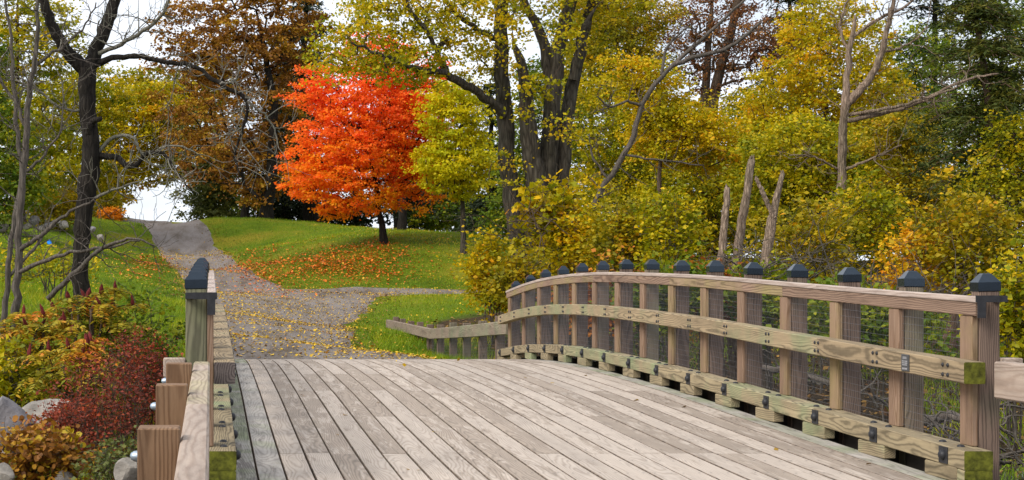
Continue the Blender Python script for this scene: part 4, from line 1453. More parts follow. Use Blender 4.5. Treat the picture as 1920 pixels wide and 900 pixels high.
RW = 'autumn trees of the right-hand wood'
def wood_tree(label, px, Y, crowns, pal, seed, **kw):
    a = dict(trunk_px=7, clumps=170, rc=.6, per=105, size=.125, spread=.19)
    a.update(kw)
    a['size'] *= .82; a['clumps'] = int(a['clumps'] * 1.15); a['tmpl'] = T_DIAMOND
    return leafy_tree('maple_tree', label, px, Y, crowns, pal, M['bark_brown'], seed=seed, group=RW, **a)


wood_tree('yellow-green maple filling the gap right of the huge trunks', 1190, 56, [(1150, 300, 80, 90), (1220, 250, 90, 80), (1180, 400, 110, 70), (1130, 200, 60, 80)], 'yellowgreen', 51, clumps=230)
wood_tree('golden maple crossed by the leaning grey trunk', 1250, 50, [(1240, 240, 90, 60), (1320, 260, 70, 50), (1200, 160, 60, 50)], 'yellow', 52, clumps=150, tmpl=T_MAPLE)
wood_tree('broad green-yellow maple behind the broken snags', 1340, 54, [(1330, 350, 110, 90), (1420, 330, 90, 90), (1300, 430, 100, 60), (1440, 250, 80, 50)], 'yellowgreen', 53, clumps=260)
wood_tree('tall bright yellow maple behind the bleached dead tree', 1560, 52, [(1560, 130, 110, 90), (1480, 180, 80, 70), (1620, 210, 90, 90), (1540, 40, 80, 50)], 'yellow', 54, clumps=250, tmpl=T_MAPLE)
wood_tree('green-yellow maple under the tall bright yellow one', 1520, 46, [(1500, 300, 90, 80), (1590, 330, 90, 80), (1460, 380, 70, 60)], 'yellowgreen', 55, clumps=200)
wood_tree('purple-brown oak with sky showing through, above the leaning grey trunk', 1330, 66, [(1340, 50, 120, 80), (1250, 30, 80, 60), (1420, 90, 90, 60), (1310, 130, 60, 40), (1390, -30, 120, 50)], 'purple', 56, clumps=210, trunk_px=14, tip=.016, per=60, extra_trunks=[([(1330, 250), (1345, 150), (1370, 60), (1390, -20)], [12, 10, 8, 6])])
wood_tree('olive-gold maple high between the huge trunks and the leaning trunk', 1150, 62, [(1150, 60, 70, 70), (1190, 120, 60, 60), (1120, 130, 50, 70), (1200, 30, 60, 40)], 'olive', 68, clumps=170)
wood_tree('olive-green maple behind and between the huge trunks', 1000, 60, [(985, 300, 50, 90), (1000, 180, 45, 70), (960, 400, 60, 60)], 'green', 69, clumps=130)
wood_tree('olive maple filling the back between snags and dead tree', 1490, 60, [(1490, 330, 90, 90), (1420, 230, 70, 50), (1560, 400, 90, 70)], 'olive', 70, clumps=180)
wood_tree('olive maple filling the back right of the dead tree', 1700, 56, [(1690, 300, 80, 90), (1640, 400, 80, 70), (1760, 400, 80, 80)], 'olive', 71, clumps=180)
wood_tree('dark green maple at the back between huge trunks and golden maple', 1110, 74, [(1100, 160, 90, 110), (1130, 60, 90, 80), (1160, 300, 90, 100)], 'green', 57, clumps=190, size=.17, rc=.8)
wood_tree('dark green maple at the back behind the bleached dead tree', 1650, 68, [(1660, 280, 110, 120), (1720, 160, 90, 120), (1620, 400, 110, 70)], 'green', 58, clumps=210, size=.16, rc=.75)
wood_tree('dark green maple at the back behind the broken snags', 1440, 72, [(1430, 320, 100, 70), (1500, 420, 120, 60), (1350, 420, 100, 60)], 'green', 59, clumps=170, size=.16, rc=.75)
wood_tree('green maple at the right edge behind the cedar', 1880, 60, [(1880, 200, 100, 140), (1850, 350, 100, 100), (1900, 60, 90, 90)], 'green', 60, clumps=230, size=.15, rc=.7)
wood_tree('yellow-green tree leaning in at the right edge above the nearest post cap', 1930, 38, [(1890, 360, 60, 70), (1930, 280, 60, 60), (1900, 450, 50, 50)], 'yellowgreen', 61, clumps=150, rc=.45, size=.095, per=60)
wood_tree('slender gold-flecked maple beside the cedar trunk', 1715, 44, [(1700, 350, 60, 60), (1680, 260, 55, 50), (1730, 430, 60, 50)], 'olive', 62, clumps=120, rc=.5, size=.11)
conifer('cedar_tree', 'tall dark cedar with reddish trunk at the right', 1778, 40, -160, 150, 'cedar', M['bark_red'], 12, seed=63, whorls=36, low=.40, per=75, size=.15, droop=.3, ragged=.4)
wood_tree('olive maple beyond the right edge of the picture', 2080, 52, [(2080, 250, 130, 160), (2020, 380, 100, 100)], 'olive', 72, clumps=130)
conifer('spruce_tree', 'dark evergreen hidden deep behind the yellow maples', 1480, 84, -80, 130, 'conifer', M['bark_dark'], 11, seed=64, whorls=30, low=.04, per=30, size=.28)
conifer('spruce_tree', 'dark evergreen deep behind the cedar', 1760, 78, -120, 150, 'conifer', M['bark_dark'], 11, seed=65, whorls=32, low=.03, per=32, size=.28)
conifer('spruce_tree', 'dark evergreen deep behind the huge trunks', 1060, 88, 120, 95, 'conifer', M['bark_dark'], 11, seed=66, whorls=26, low=.03, per=30, size=.28)
conifer('spruce_tree', 'dark evergreen deep behind the leaning grey trunk', 1240, 90, 170, 110, 'conifer', M['bark_dark'], 11, seed=67, whorls=26, low=.03, per=30, size=.28)

# undergrowth along the railing
UG = 'bushes of the undergrowth behind the railing'
for i, (px, py, Y, w, h, pal, lab, kw) in enumerate([
    (922, 522, 40, 40, 68, 'yellow', 'golden yellow bush at the end of the low far fence', dict(clumps=100)),
    (985, 520, 37, 45, 60, 'olive', 'olive bush between the golden bush and the railing end', dict(clumps=90)),
    (1075, 450, 38, 60, 60, 'yellow', 'yellow bush at the foot of the huge trunks', dict(clumps=100)),
    (1160, 470, 36, 70, 70, 'olive', 'olive-yellow bush right of the huge trunks', dict(clumps=120)),
    (1255, 450, 35, 70, 75, 'yellowgreen', 'yellow-green bush behind the middle of the railing', dict(clumps=120)),
    (1320, 545, 31, 50, 55, 'rust', 'rusty red bush low behind the railing near the snags', dict(clumps=80)),
    (1530, 470, 34, 75, 85, 'olive', 'olive bush right of the broken snags', dict(clumps=130)),
    (1625, 430, 36, 75, 75, 'yellowgreen', 'yellow-green bush below the bleached dead tree', dict(clumps=130)),
    (1720, 485, 32, 60, 62, 'gold', 'orange-gold bush before the cedar trunk', dict(clumps=60, per=26)),
    (1830, 500, 31, 65, 75, 'olive', 'olive bush behind the nearest post caps', dict(clumps=110)),
    (1905, 560, 26, 50, 85, 'yellowgreen', 'bright yellow-green bush at the right edge beside the last post', dict(clumps=90)),
    (1450, 560, 30, 60, 60, 'green', 'green bush low between railing posts under the snags', dict(clumps=80)),
    (1590, 590, 28, 60, 55, 'green', 'low green bush seen between railing posts right of the snags', dict(clumps=80)),
    (1230, 570, 30, 70, 60, 'green', 'low green bush behind the left half of the railing', dict(clumps=90)),
    (1110, 575, 33, 55, 50, 'rust', 'brown-red bush behind the far posts of the railing', dict(clumps=80)),
    (1690, 620, 25, 70, 50, 'green', 'low green bush above the tangle of dead twigs', dict(clumps=80)),
]):
    a = dict(rc=.38, per=42, size=.10, stems=7, clumps=100, mixv=(.65, .35))
    a.update(kw)
    a['per'] = kw.get('per', 42)
    stems_plant('bush', lab, px, py, Y, w, h, pal, M['bark_twig'], seed=80 + i, cat='bush', group=UG, **a)

# bare and dead trees
bare_tree('bare_tree', 'dark bare tree with a forked trunk and long arching branches', 30, [
    ([(152, 545), (153, 470), (157, 400), (165, 340), (171, 285), (164, 200), (162, 125)], [17, 16, 17, 20, 17, 16, 17], 0, 5),
    ([(160, 130), (122, 92), (97, 45), (72, -30)], [14, 12, 10, 8], -.4, 10),
    ([(166, 130), (186, 82), (205, 35), (224, -30)], [15, 13, 12, 10], .3, 8),
    ([(176, 122), (215, 108), (256, 106), (320, 118), (362, 124), (412, 158), (463, 190), (457, 238), (440, 300), (452, 330)], [7, 5.5, 5, 4.5, 4, 4, 3.5, 2.5, 1.8, 1], -.8, 26),
    ([(463, 190), (500, 220), (520, 260), (515, 290)], [2.2, 2, 1.5, .8], .2, 8, -.8),
    ([(412, 158), (440, 148), (452, 125)], [2.2, 1.8, 1], .2, 6, -.6),
    ([(180, 102), (240, 76), (300, 32), (322, -10)], [4.4, 4, 3, 2.4], -.6, 16),
    ([(186, 292), (216, 294), (250, 314), (276, 288), (302, 287), (332, 322), (362, 362)], [6.5, 6, 5, 4, 3, 2, 1.2], -.7, 18),
    ([(184, 286), (214, 258), (246, 256), (264, 284), (330, 272), (380, 290)], [4, 3.5, 3, 2.5, 2, 1], -.4, 14),
    ([(168, 282), (166, 246), (176, 226), (190, 222)], [8, 7, 6, 4], -.35, 0),
    ([(150, 385), (215, 355), (262, 340)], [3.5, 2.5, 1.5], -.4, 8),
    ([(158, 210), (110, 200), (70, 170), (30, 150)], [3, 2.6, 2, 1.2], -.3, 10),
], M['bark_dark'], M['bark_pale'], seed=101, twig_len=.85, tw_r=.0045)
bare_tree('bare_sapling', 'thin grey bare sapling with branches reaching right', 21, [
    ([(22, 640), (30, 560), (36, 460), (44, 340), (52, 220), (62, 130), (72, 60), (70, -20)], [9, 8, 7, 6.5, 6, 5, 4, 3], 0, 16),
    ([(36, 470), (80, 438), (130, 398), (190, 366)], [5, 4, 3, 1.6], -.2, 8),
    ([(30, 512), (100, 482), (180, 466), (262, 452)], [4.5, 4, 3, 1.4], -.5, 9),
    ([(90, 560), (140, 512), (190, 468), (240, 448), (290, 462)], [5, 4.5, 3.5, 2.4, 1.2], -.6, 9, -.4),
    ([(50, 240), (20, 180), (0, 150), (-20, 90)], [4, 3.2, 2.6, 2], .2, 8),
    ([(64, 125), (110, 90), (150, 60), (180, 5)], [3.5, 3, 2.2, 1.4], .2, 9),
], M['bark_twig'], M['bark_twig'], seed=102, twig_len=.62, tw_r=.0032)
bare_tree('bare_sapling', 'second thin bare sapling close beside the grey one', 23, [
    ([(5, 640), (12, 540), (22, 440), (40, 330), (28, 200), (20, 80), (10, -20)], [6, 5.5, 5, 4.5, 4, 3, 2], 0, 14),
    ([(15, 520), (60, 470), (95, 420)], [3.5, 3, 1.5], .2, 7),
    ([(40, 330), (75, 300), (110, 250), (120, 180)], [3, 2.5, 2, 1.2], .2, 9),
], M['bark_twig'], M['bark_twig'], seed=103, twig_len=.62, tw_r=.0032)
bare_tree('leaning_tree', 'slim grey tree leaning right across the yellow leaves', 39.5, [
    ([(1030, 520), (1060, 450), (1092, 415), (1135, 345), (1182, 268), (1206, 190), (1258, 125), (1330, 62), (1405, -10)], [7, 6.2, 5.8, 5.4, 5, 4.6, 4.1, 3.2, 2.2], 0, 18),
    ([(1262, 122), (1300, 108), (1360, 92), (1400, 65), (1426, 42)], [5, 4, 3.6, 3.2, 2.4], -.3, 8),
    ([(1206, 200), (1180, 190), (1140, 200), (1120, 180)], [3, 2.5, 2, 1], -.3, 7),
    ([(1240, 140), (1250, 90), (1290, 50)], [3, 2.4, 1.4], .4, 6),
    ([(1170, 290), (1230, 300), (1320, 310)], [2.6, 2, 1.2], -.3, 8),
    ([(1140, 335), (1110, 290), (1105, 250)], [2.6, 2, 1], .2, 6),
], M['bark_twig'], M['bark_twig'], seed=104, twig_len=.8, tw_r=.0042)
bare_tree('dead_tree', 'bleached pinkish dead tree with long bare side branches', 37, [
    ([(1568, 560), (1572, 440), (1577, 330), (1580, 260), (1585, 190), (1590, 130), (1599, 62), (1603, 28)], [9.5, 8.5, 7.8, 7.4, 7.4, 5.8, 4.4, 2], 0, 9),
    ([(1587, 195), (1615, 165), (1642, 128), (1660, 70), (1672, 10), (1676, -20)], [8, 7, 6.5, 5, 4, 3], -.4, 8),
    ([(1588, 226), (1640, 214), (1700, 202), (1762, 172), (1822, 146), (1872, 138)], [5, 4.2, 3.8, 3, 2.4, 1.4], -.6, 12),
    ([(1590, 216), (1660, 204), (1732, 186), (1800, 160)], [4, 3.4, 2.6, 1.5], -.9, 10),
    ([(1598, 70), (1640, 40), (1700, 10), (1750, -30)], [3.5, 3, 2.4, 1.6], -.3, 8),
    ([(1595, 110), (1575, 50), (1590, 0)], [3, 2.4, 1.5], .3, 6),
    ([(1578, 320), (1630, 300), (1690, 272)], [3.4, 2.6, 1.4], -.5, 8),
    ([(1575, 318), (1530, 296), (1480, 292)], [2.4, 1.8, 1], -.4, 6),
    ([(1650, 100), (1700, 85), (1740, 50)], [2.6, 2, 1.2], -.3, 6),
], M['dead'], M['dead'], seed=105, twig_len=.7, tw_r=.0045, jag=.09)


def snag(label, Y, lines, seed):
    rng = np.random.default_rng(seed)
    b = at(*lines[0][0][0], Y)
    base = np.array((b[0], Y, tz(b[0], Y) - .12))
    t = tag(empty('tree_snag', base), label, 'dead tree', 'broken snags behind the railing')
    T = Tubes()
    for k, (pts, rads) in enumerate(lines):
        L = px_line(pts, Y, .15)
        if k == 0:
            L = [base] + L; rads = [rads[0] * 1.2] + rads
        q = wobble(L, 30, rng, .006)
        s = np.concatenate([[0], np.cumsum(np.linalg.norm(np.diff(np.array(L), axis=0), axis=1))])
        rr = np.interp(np.linspace(0, 1, 30), s / s[-1], np.array(rads) * Y / FPX) * .86
        T.add(q, rr, 14, .11)
        top, r = q[-1], rr[-1]
        for j in range(4):                       # splintered top
            a = rng.random() * 6.28
            off = np.array((math.cos(a), math.sin(a), 0)) * r * .55
            h = r * (.8 + 1.6 * rng.random())
            T.add([top + off - np.array((0, 0, r)), top + off * .9 + np.array((0, 0, h * .5)), top + off * .8 + np.array((rng.normal(0, .01), 0, h))], [r * .5, r * .3, .003], 5, .1)
    T.build('trunk', M['dead'], t)
    return t


snag('shortest pale snag, a slim pointed stub left of the taller ones', 31, [([(1352, 500), (1358, 420), (1364, 352)], [8.5, 8, 6])], 111)
snag('tallest pale snag, smooth and leaning slightly right', 31.5, [([(1378, 520), (1394, 400), (1410, 300)], [10, 9, 7])], 112)
snag('dark split snag with a side prong, rightmost of the three', 30.5, [([(1435, 505), (1450, 400), (1467, 325)], [13, 9, 4.5]), ([(1452, 410), (1432, 365), (1418, 335)], [5.5, 5, 3.5])], 113)

# ------------------------------------------------------------------ left bank: sumac, barberry, rocks
def sumac(label, px, py, Y, w_px, h_px, seed, tips=16, heads=8, group=None):
    rng = np.random.default_rng(seed)
    c = at(px, py, Y)
    rx, rz = pxm(w_px, Y), pxm(h_px, Y)
    base = np.array((c[0], Y, tz(c[0], Y) - .08))
    t = tag(empty('sumac_bush', base), label, 'bush', group)
    T = Tubes()
    stems = []
    for s in range(5):
        a = rng.random() * 6.28
        b0 = base + np.array((math.cos(a) * .15, math.sin(a) * .15, 0))
        e = c + np.array((math.cos(a) * rx * .45, math.sin(a) * rx * .4, rz * .1))
        q = wobble([b0, (b0 + e) / 2 + rng.standard_normal(3) * .06, e], 8, rng, .02)
        rr = np.linspace(.028, .014, 8)
        T.add(q, rr, 6, .05); stems.append((q, rr))
    C = sample_env([(c[0], c[1], c[2], rx, rx * .7, rz)], tips, rng, .16)
    for q, rr in grow(stems, C, rng, tip_r=.007, step=.18, rise=.5):
        T.add(q, rr, 5, cap=False)
    P, AX, V0 = [], [], []
    for k, p in enumerate(C):
        hue = rng.random()
        for r in range(rng.integers(6, 10)):
            a = rng.random() * 6.28
            d = unit(np.array((math.cos(a), math.sin(a), .1 + .9 * rng.random())))
            L = rng.uniform(.24, .40)
            n = 11
            u = np.linspace(.12, 1, n)
            q = p + d[None] * (u * L)[:, None] + np.array((0, 0, -1))[None] * (.75 * L * u ** 2)[:, None]
            T.add(np.vstack([p, q[::3]]), np.linspace(.003, .0012, len(q[::3]) + 1), 3, cap=False)
            side = unit(np.cross(d, (0, 0, 1)))
            for sg in (-1, 1):
                P.append(q); AX.append(np.tile(side * sg * 1.5 + d * .5 + np.array((0, 0, -.55)), (n, 1)))
                V0.append(np.full(n, np.clip(.02 + .55 * hue + rng.normal(0, .12) + .22 * (p[2] - c[2]) / rz, 0, 1)))
    T.build('stems', M['bark_brown'], t)['kind'] = 'stuff'
    P, AX, V0 = np.concatenate(P), np.concatenate(AX), np.concatenate(V0)
    V, F, m = leaf_geo(P, .075, T_NARROW if False else (T_NARROW[0] * np.array((1.35, 1, 1)), T_NARROW[1]), rng, 1.0, .1, AX * 2.2)
    link('foliage', mesh_np('foliage', V - base, F, LEAVES['sumac'], attr=np.repeat(np.clip(V0 + rng.normal(0, .10, len(V0)), 0, 1), m)), t, base)
    # dark red seed heads
    hm = []
    for k in range(3):
        vs, fs = [], []
        prof_ = [(0, .012), (.02, .024), (.055, .027), (.095, .021), (.135, .010), (.15, .002)]
        for z, r in prof_:
            for j in range(7):
                a = j * 6.283 / 7
                rr = r * (1 + .22 * rng.standard_normal())
                vs.append((rr * math.cos(a), rr * math.sin(a), z))
        for i in range(len(prof_) - 1):
            for j in range(7):
                fs.append((i * 7 + j, i * 7 + (j + 1) % 7, i * 7 + 7 + (j + 1) % 7, i * 7 + 7 + j))
        hm.append(mesh_of('seed_head', vs, fs, M['seed'], smooth=True))
    order = np.argsort(-C[:, 2] + .25 * rng.random(len(C)))
    for k in order[:heads]:
        o = link('seed_head', hm[k % 3], t, C[k] + np.array((0, 0, .01)))
        o.rotation_euler = (rng.normal(0, .35), rng.normal(0, .35), rng.random() * 6)
    return t


M['seed'] = plain('sumac_seed_head', (.13, .016, .014), .9, vary=.4, scale=60, bump=.8)
SU = 'sumac bushes on the left bank'
sumac('sumac bush with many dark red seed heads in front of the dark trunk', 175, 585, 20.5, 85, 62, 121, 22, 12, SU)
sumac('sumac bush with orange leaves at the left edge of the picture', 55, 625, 19.5, 80, 70, 122, 22, 8, SU)
sumac('sumac bush hanging over the pale boulders', 140, 690, 18.5, 95, 62, 123, 24, 9, SU)
sumac('green-yellow sumac bush close to the left railing post', 235, 640, 22, 55, 55, 124, 14, 4, SU)
stems_plant('bush', 'yellow-green bush under the sumac at the left edge', 20, 720, 19, 60, 45, 'yellowgreen', M['bark_twig'], 6, 50, .22, 40, .07, seed=125, cat='bush')
stems_plant('bush', 'green bush between the sumac and the red barberry', 255, 690, 21, 60, 55, 'green', M['bark_twig'], 6, 70, .2, 44, .06, seed=126, cat='bush')
stems_plant('barberry_bush', 'red barberry bush against the left railing', 285, 700, 15.5, 50, 62, 'barberry', M['bark_brown'], 12, 85, .15, 38, .030, seed=127, cat='bush', tip=.0028, stem_r=.009, spread=.40, shoots=1.0, mixv=(.65, .35))
stems_plant('barberry_bush', 'dark red barberry bush, largest, beside the brown fence posts', 205, 790, 13.6, 90, 85, 'barberry', M['bark_brown'], 16, 92, .16, 30, .030, seed=128, cat='bush', tip=.0028, stem_r=.009, spread=.40, shoots=1.0, mixv=(.65, .35), shade=lambda p: -.15 + .3 * smooth_noise(p[:, 0] * 3, p[:, 2] * 3, 1.3, 91))
stems_plant('bush', 'russet brown bush at the lower left corner', 60, 868, 12.6, 85, 56, 'oak', M['bark_brown'], 9, 75, .15, 32, .045, T_ROUND, seed=129, mixv=(.8, .3), spread=.4, shoots=.8, cat='bush', tip=.003, stem_r=.01)
stems_plant('bush', 'dull green bush low beside the nearest brown fence post', 235, 868, 12.0, 50, 40, 'greygreen', M['bark_twig'], 7, 40, .13, 24, .04, seed=130, spread=.42, shoots=.9, cat='bush', tip=.003, stem_r=.008)
stems_plant('barberry_bush', 'small red barberry bush before the boulders', 130, 800, 14.2, 48, 45, 'barberry', M['bark_brown'], 9, 80, .13, 46, .03, seed=131, cat='bush', tip=.0028, stem_r=.008, shade=lambda p: np.full(len(p), .12))


def rock_material(name, a, b):
    m, nt, bs, out = new_mat(name)
    co = N(nt, 'ShaderNodeTexCoord')
    n1 = N(nt, 'ShaderNodeTexNoise', Scale=3.5, Detail=8.0, Roughness=.65)
    nt.links.new(co.outputs['Object'], n1.inputs['Vector'])
    r = ramp(nt, [(.3, a), (.55, b), (.75, tuple(min(1, x * 1.35) for x in b))])
    nt.links.new(n1.outputs['Fac'], r.inputs['Fac'])
    nt.links.new(r.outputs[0], bs.inputs['Base Color'])
    bs.inputs['Roughness'].default_value = .9
    bp = N(nt, 'ShaderNodeBump'); bp.inputs['Strength'].default_value = .8; bp.inputs['Distance'].default_value = .05
    nt.links.new(n1.outputs['Fac'], bp.inputs['Height']); nt.links.new(bp.outputs[0], bs.inputs['Normal'])
    return m


M['rock'] = rock_material('granite', (.07, .066, .07), (.21, .195, .20))
M['rock_pale'] = rock_material('pale_granite', (.11, .10, .085), (.29, .26, .225))


def rock(label, px, py, Y, w_px, h_px, seed, mat='rock', group='rocks on the left bank', dy=.8):
    import bmesh
    rng = np.random.default_rng(seed)
    bm = bmesh.new()
    bmesh.ops.create_icosphere(bm, subdivisions=3, radius=1.0)
    planes = unit(rng.standard_normal((13, 3))); off = rng.uniform(.55, .92, 13)
    rx, rz = pxm(w_px, Y), pxm(h_px, Y)
    for v in bm.verts:
        p = np.array(v.co)
        for pl, o in zip(planes, off):          # broken faces
            d = p @ pl - o
            if d > 0: p = p - pl * d * .92
        p = p * (1 + .05 * mnoise.noise(Vector(p * 2.3) + Vector((seed, 0, 0))))
        v.co = (p[0] * rx * 1.15, p[1] * rx * dy, p[2] * rz * 1.2)
    me = bpy.data.meshes.new('rock')
    bm.to_mesh(me); bm.free()
    me.materials.append(M[mat])
    me.polygons.foreach_set('use_smooth', [False] * len(me.polygons))
    o = link('rock', me, None, at(px, py, Y))
    o.rotation_euler = (0, 0, rng.random() * .8 - .4)
    return tag(o, label, 'rock', group)


rock('grey boulder at the left edge below the sumac', 14, 795, 14.6, 46, 46, 201, 'rock')
rock('long pale boulder slab under the sumac branches', 105, 772, 15.2, 66, 30, 202, 'rock_pale')
rock('flat pale rock leaning on the long boulder slab', 70, 800, 14.9, 44, 18, 203, 'rock_pale')
rock('small grey rock below the grey boulder', 25, 840, 15.5, 30, 18, 204, 'rock')
rock('pale rounded rock in the lower left corner', 10, 895, 12.2, 18, 26, 205, 'rock_pale')
rock('pale rock low beside the nearest brown fence post', 240, 885, 11.2, 24, 26, 206, 'rock_pale')
rock('tan rock at the bottom edge under the barberry', 118, 898, 12.4, 22, 16, 207, 'rock_pale')
rock('bluish rock between the sumac stems', 135, 735, 18.8, 18, 16, 208, 'rock')
for i, (px, py, w, h, m, lab) in enumerate([(8, 428, 10, 8, 'rock_pale', 'first pale stone from the left in the row of stones by the far lawn'), (28, 422, 8, 9, 'rock', 'dark stone second in the row by the far lawn'),
                                            (50, 424, 9, 6, 'rock_pale', 'low pale stone third in the row by the far lawn'), (64, 414, 9, 9, 'rock', 'grey stone standing highest in the row by the far lawn'),
                                            (76, 428, 8, 5, 'rock_pale', 'small white stone in front in the row by the far lawn'), (92, 424, 12, 8, 'rock', 'wide grey stone in the row by the far lawn'),
                                            (106, 416, 9, 5, 'rock_pale', 'tan stone near the right end of the row by the far lawn'), (120, 422, 9, 7, 'rock_pale', 'rightmost tan stone of the row left of the dark trunk'),
                                            (188, 446, 8, 6, 'rock_pale', 'single pale stone on the lawn right of the dark trunk'), (172, 430, 8, 5, 'rock', 'single dark brown stone on the bank right of the dark trunk')]):
    Y = 64 if i < 8 else 62
    rock(lab, px, py, Y, w, h, 220 + i, m, 'stones by the far lawn')
bl = rock('small bright blue scrap lying on the grass left of the dark trunk', 93, 455, 52, 4.5, 4.5, 240, 'rock', None)
bl.name = 'blue_scrap'; bl['category'] = 'litter'
bl.data.materials.clear(); bl.data.materials.append(plain('blue_plastic', (.01, .22, .75), .4))


# ------------------------------------------------------------------ dead brush in the ravine on the right
def brush(label, px, py, Y, w_px, h_px, seed, n=26, mat='bark_pale', group='tangles of dead twigs in the ravine'):
    rng = np.random.default_rng(seed)
    c = at(px, py, Y)
    rx, rz = pxm(w_px, Y), pxm(h_px, Y)
    base = np.array((c[0], Y, tz(c[0], Y)))
    t = Tubes()
    for k in range(n):
        a = rng.random() * 6.28
        p = c + np.array((rng.uniform(-1, 1) * rx, rng.uniform(-1, 1) * rx * .7, -rz * (.3 + .7 * rng.random())))
        d = unit(np.array((math.cos(a), math.sin(a) * .7, rng.uniform(.1, 1.2))))
        L = rng.uniform(.6, 1.6) * rz * 1.5
        q = [p]
        for s in range(6):
            d = unit(d + rng.standard_normal(3) * .3 + np.array((0, 0, -.08)))
            q.append(q[-1] + d * L / 6)
        r = rng.uniform(.006, .02)
        q = np.array(q); rr = np.linspace(r, r * .25, 7)
        t.add(q, rr, 4, cap=False)
        twiggy(t, q, rr, rng, 3, L * .5, .004, 1)
    V = np.concatenate(t.V); F = np.concatenate(t.F)
    o = link('dead_brush', mesh_np('dead_brush', V - base, F, M[mat], smooth=True), None, base)
    return tag(o, label, 'brush', group, 'stuff')


brush('tangle of dead twigs between the last two railing posts', 1800, 750, 17, 75, 60, 301, 16, 'bark_twig')
brush('tangle of dead grey twigs seen left of the second last railing post', 1650, 720, 20, 75, 60, 302, 15, 'bark_twig')
brush('tangle of dead twigs at the right edge below the fence rail', 1890, 800, 15, 50, 80, 303, 18, 'bark_twig')
brush('sparse dead twigs in the shade behind the middle of the railing', 1510, 690, 23, 80, 55, 304, 14, 'bark_twig')
brush('bare brambles around the broken snags', 1470, 470, 30, 95, 60, 305, 40, 'bark_twig')
brush('bare brambles among the bushes behind the nearest post caps', 1700, 520, 29, 120, 70, 306, 44, 'bark_twig')
brush('bare brambles at the foot of the huge trunks', 1010, 380, 38, 60, 70, 307, 26, 'bark_brown')


def log_(label, a, b, Ya, Yb, r, seed, mat='bark_twig'):
    rng = np.random.default_rng(seed)
    p, q = at(*a, Ya), at(*b, Yb)
    T = Tubes()
    L = wobble([p, (p + q) / 2 + np.array((0, 0, .04)), q], 9, rng, .015)
    T.add(L, np.linspace(r, r * .7, 9), 9, .07)
    T.add(L[::-1], np.linspace(r * .7, r, 9), 9, .0)
    V = np.concatenate(T.V[:1]); F = np.concatenate([f for f in T.F if f.max() < len(V)])
    o = link('fallen_log', mesh_np('fallen_log', V - p, F, M[mat], smooth=True), None, p)
    tag(o, label, 'log', 'fallen logs in the ravine')


log_('fallen grey log lying low between the last railing posts', (1735, 790), (1830, 785), 18, 17.2, .06, 311)
log_('thin fallen log in the shade behind the railing', (1420, 690), (1560, 720), 24, 22, .05, 312)


# ------------------------------------------------------------------ grass, fallen leaves
def scatter(n, x0, x1, y0, y1, rng, keep):
    x = rng.uniform(x0, x1, n); y = rng.uniform(y0, y1, n)
    k = keep(x, y)
    return x[k], y[k]


def grass(name, label, x, y, hgt, wid, seed, val=.45):
    rng = np.random.default_rng(seed)
    n = len(x)
    z = terrain(x, y)
    a = rng.uniform(0, 6.28, n)
    h = hgt * rng.uniform(.5, 1.5, n)
    tilt = rng.normal(0, .45, (n, 2))
    b = np.stack([x, y, z - .01], -1)
    s = np.stack([np.cos(a), np.sin(a), np.zeros(n)], -1) * (wid * .5)
    tip = b + np.stack([tilt[:, 0] * h, tilt[:, 1] * h, h], -1)
    V = np.stack([b - s, b + s, tip], 1).reshape(-1, 3)
    F = np.arange(3 * n).reshape(-1, 3)
    lc = np.clip(val + .45 * smooth_noise(x, y, .45, seed) + .35 * smooth_noise(x, y, 1.8, seed + 1) + rng.normal(0, .14, n), 0, 1)
    o = link(name, mesh_np(name, V, F, LEAVES['grass'], attr=lc))
    tag(o, label, 'grass', kind='stuff')


rg = np.random.default_rng(400)
lawn = lambda x, y: (~on_path(x, y)) & (litter_amount(x, y) < .5) & (np.abs((x) / y * FPX + VX - 450) < 560)
x1, y1 = scatter(230000, -9, 14, 30, 100, rg, lambda x, y: lawn(x, y) & (rg.random(len(x)) < np.clip(60 / y, .3, 1)))
grass('lawn_grass', 'mown green grass of the lawn on both sides of the path', x1, y1, .085, .020, 401)
x2, y2 = scatter(26000, 3.2, 8, 27.5, 47, rg, lambda x, y: (~on_path(x, y)) & (np.abs(x - 4.9 - .5) < 1.6 - .05 * (y - 27) + .5))
grass('tall_grass', 'taller green grass round the low far fence', x2, y2, .15, .016, 402, .5)
x3, y3 = scatter(22000, -6, .1, 24, 46, rg, lambda x, y: ~on_path(x, y))
grass('bank_grass', 'rough grass on the bank left of the bridge end', x3, y3, .17, .016, 403, .5)
x4, y4 = scatter(14000, -8, -.3, 10, 24, rg, lambda x, y: x > -8)
grass('weedy_grass', 'weedy grass on the stony left bank', x4, y4, .22, .014, 404, .6)
x5, y5 = scatter(26000, 5.5, 20, 12, 44, rg, lambda x, y: smooth_noise(x, y, .7, 77) > .0)
grass('ravine_grass', 'patchy green weeds on the ravine floor', x5, y5, .26, .02, 405, .55)


def fallen(name, label, x, y, size, pal, seed, lift=.012, deck=False):
    rng = np.random.default_rng(seed)
    z = (prof(y) + .024 if deck else terrain(x, y) + lift + np.where(on_path(x, y), .03, .03 * rng.random(len(x))))
    C = np.stack([x, y, z], -1)
    V, F, m = leaf_geo(C, size, T_WIDE, rng, 2.4, 0.0)
    V[:, 2] = np.maximum(V[:, 2], np.repeat(z, len(T_WIDE[0])) - .006)
    tag(link(name, mesh_np(name, V, F, LEAVES[pal], attr=np.repeat(rng.random(len(x)), m))), label, 'leaves', kind='stuff')


def keep_path(x, y):
    l, r = path_edges(y)
    w = r - l
    e = np.minimum(np.abs(x - l), np.abs(x - r)) / np.maximum(w, .1)
    ny = smooth_noise(x, y, .9, 55)
    return on_path(x, y) & (rg.random(len(x)) < np.clip(.42 + .55 * ny + .3 * (e < .12) + .25 * (y < 50), .03, 1))


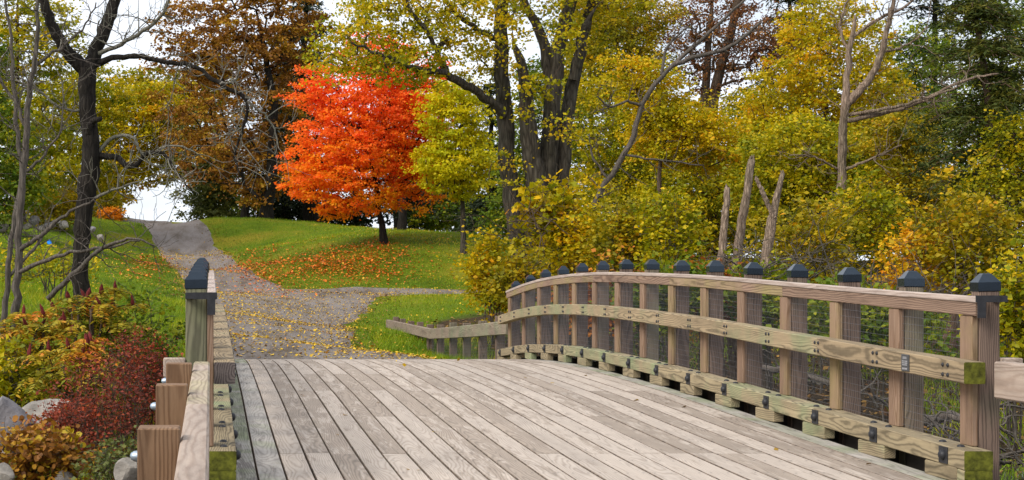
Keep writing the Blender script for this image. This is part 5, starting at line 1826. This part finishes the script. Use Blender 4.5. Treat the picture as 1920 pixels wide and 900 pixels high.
xa, ya = scatter(120000, -5, 11, 27.3, 80, rg, keep_path)
fallen('fallen_leaves', 'yellow leaves strewn over the gravel path', xa, ya, .05, 'fallen_yellow', 411)
def keep_edge(x, y):
    l, r = path_edges(y)
    e = np.minimum(np.abs(x - l), np.abs(x - r))
    return (e < .9) & (rg.random(len(x)) < np.exp(-e * 2.2) * (.7 + .5 * smooth_noise(x, y, 1.4, 58)))


xg, yg = scatter(60000, -6, 8, 27.2, 85, rg, keep_edge)
fallen('fallen_leaves', 'brown and rotting leaves gathered along the path edges', xg, yg, .06, 'fallen_brown', 417)
xb, yb = scatter(60000, -6, 13, 29, 84, rg, lambda x, y: lawn(x, y) & (rg.random(len(x)) < np.clip(-.02 + .7 * smooth_noise(x, y, .6, 56) + .4 * ((y < 47) & (x > 0)) + .12 * (x > 3), .015, 1)))
fallen('fallen_leaves', 'yellow leaves scattered over the lawn grass', xb, yb, .055, 'fallen_yellow', 412, lift=.05)


def near_maple(x, y):
    d = 1.3 * np.exp(-(((x - 5.4) / 2.3) ** 2 + ((y - 65.2) / 2.6) ** 2)) + .40 * np.exp(-(((x - 2.2) / 1.2) ** 2 + ((y - 66) / 6) ** 2)) + .25 * np.exp(-(((x + 2.6) / .7) ** 2 + ((y - 66) / 8) ** 2))
    return rg.random(len(x)) < np.clip(d * (1 + .9 * smooth_noise(x, y, 1.2, 57)), 0, 1)


xc, yc = scatter(90000, -5, 12, 54, 76, rg, near_maple)
fallen('fallen_leaves', 'orange-red leaves lying under the flame red maple', xc, yc, .08, 'fallen_orange', 413, lift=.05)
xd, yd = scatter(16000, 5.6, 22, 11, 48, rg, lambda x, y: rg.random(len(x)) < .8)
fallen('fallen_leaves', 'brown leaf litter on the floor of the ravine wood', xd, yd, .10, 'fallen_brown', 414)
xe, ye = scatter(5000, -8, -.4, 10, 30, rg, lambda x, y: rg.random(len(x)) < .8)
fallen('fallen_leaves', 'brown leaf litter on the stony left bank', xe, ye, .07, 'fallen_brown', 415)
xf, yf = scatter(60, .3, 4.7, 10.5, 26.5, rg, lambda x, y: rg.random(len(x)) < .6)
fallen('fallen_leaves', 'a few yellow leaves dropped on the bridge planks', xf, yf, .05, 'fallen_yellow', 416, deck=True)
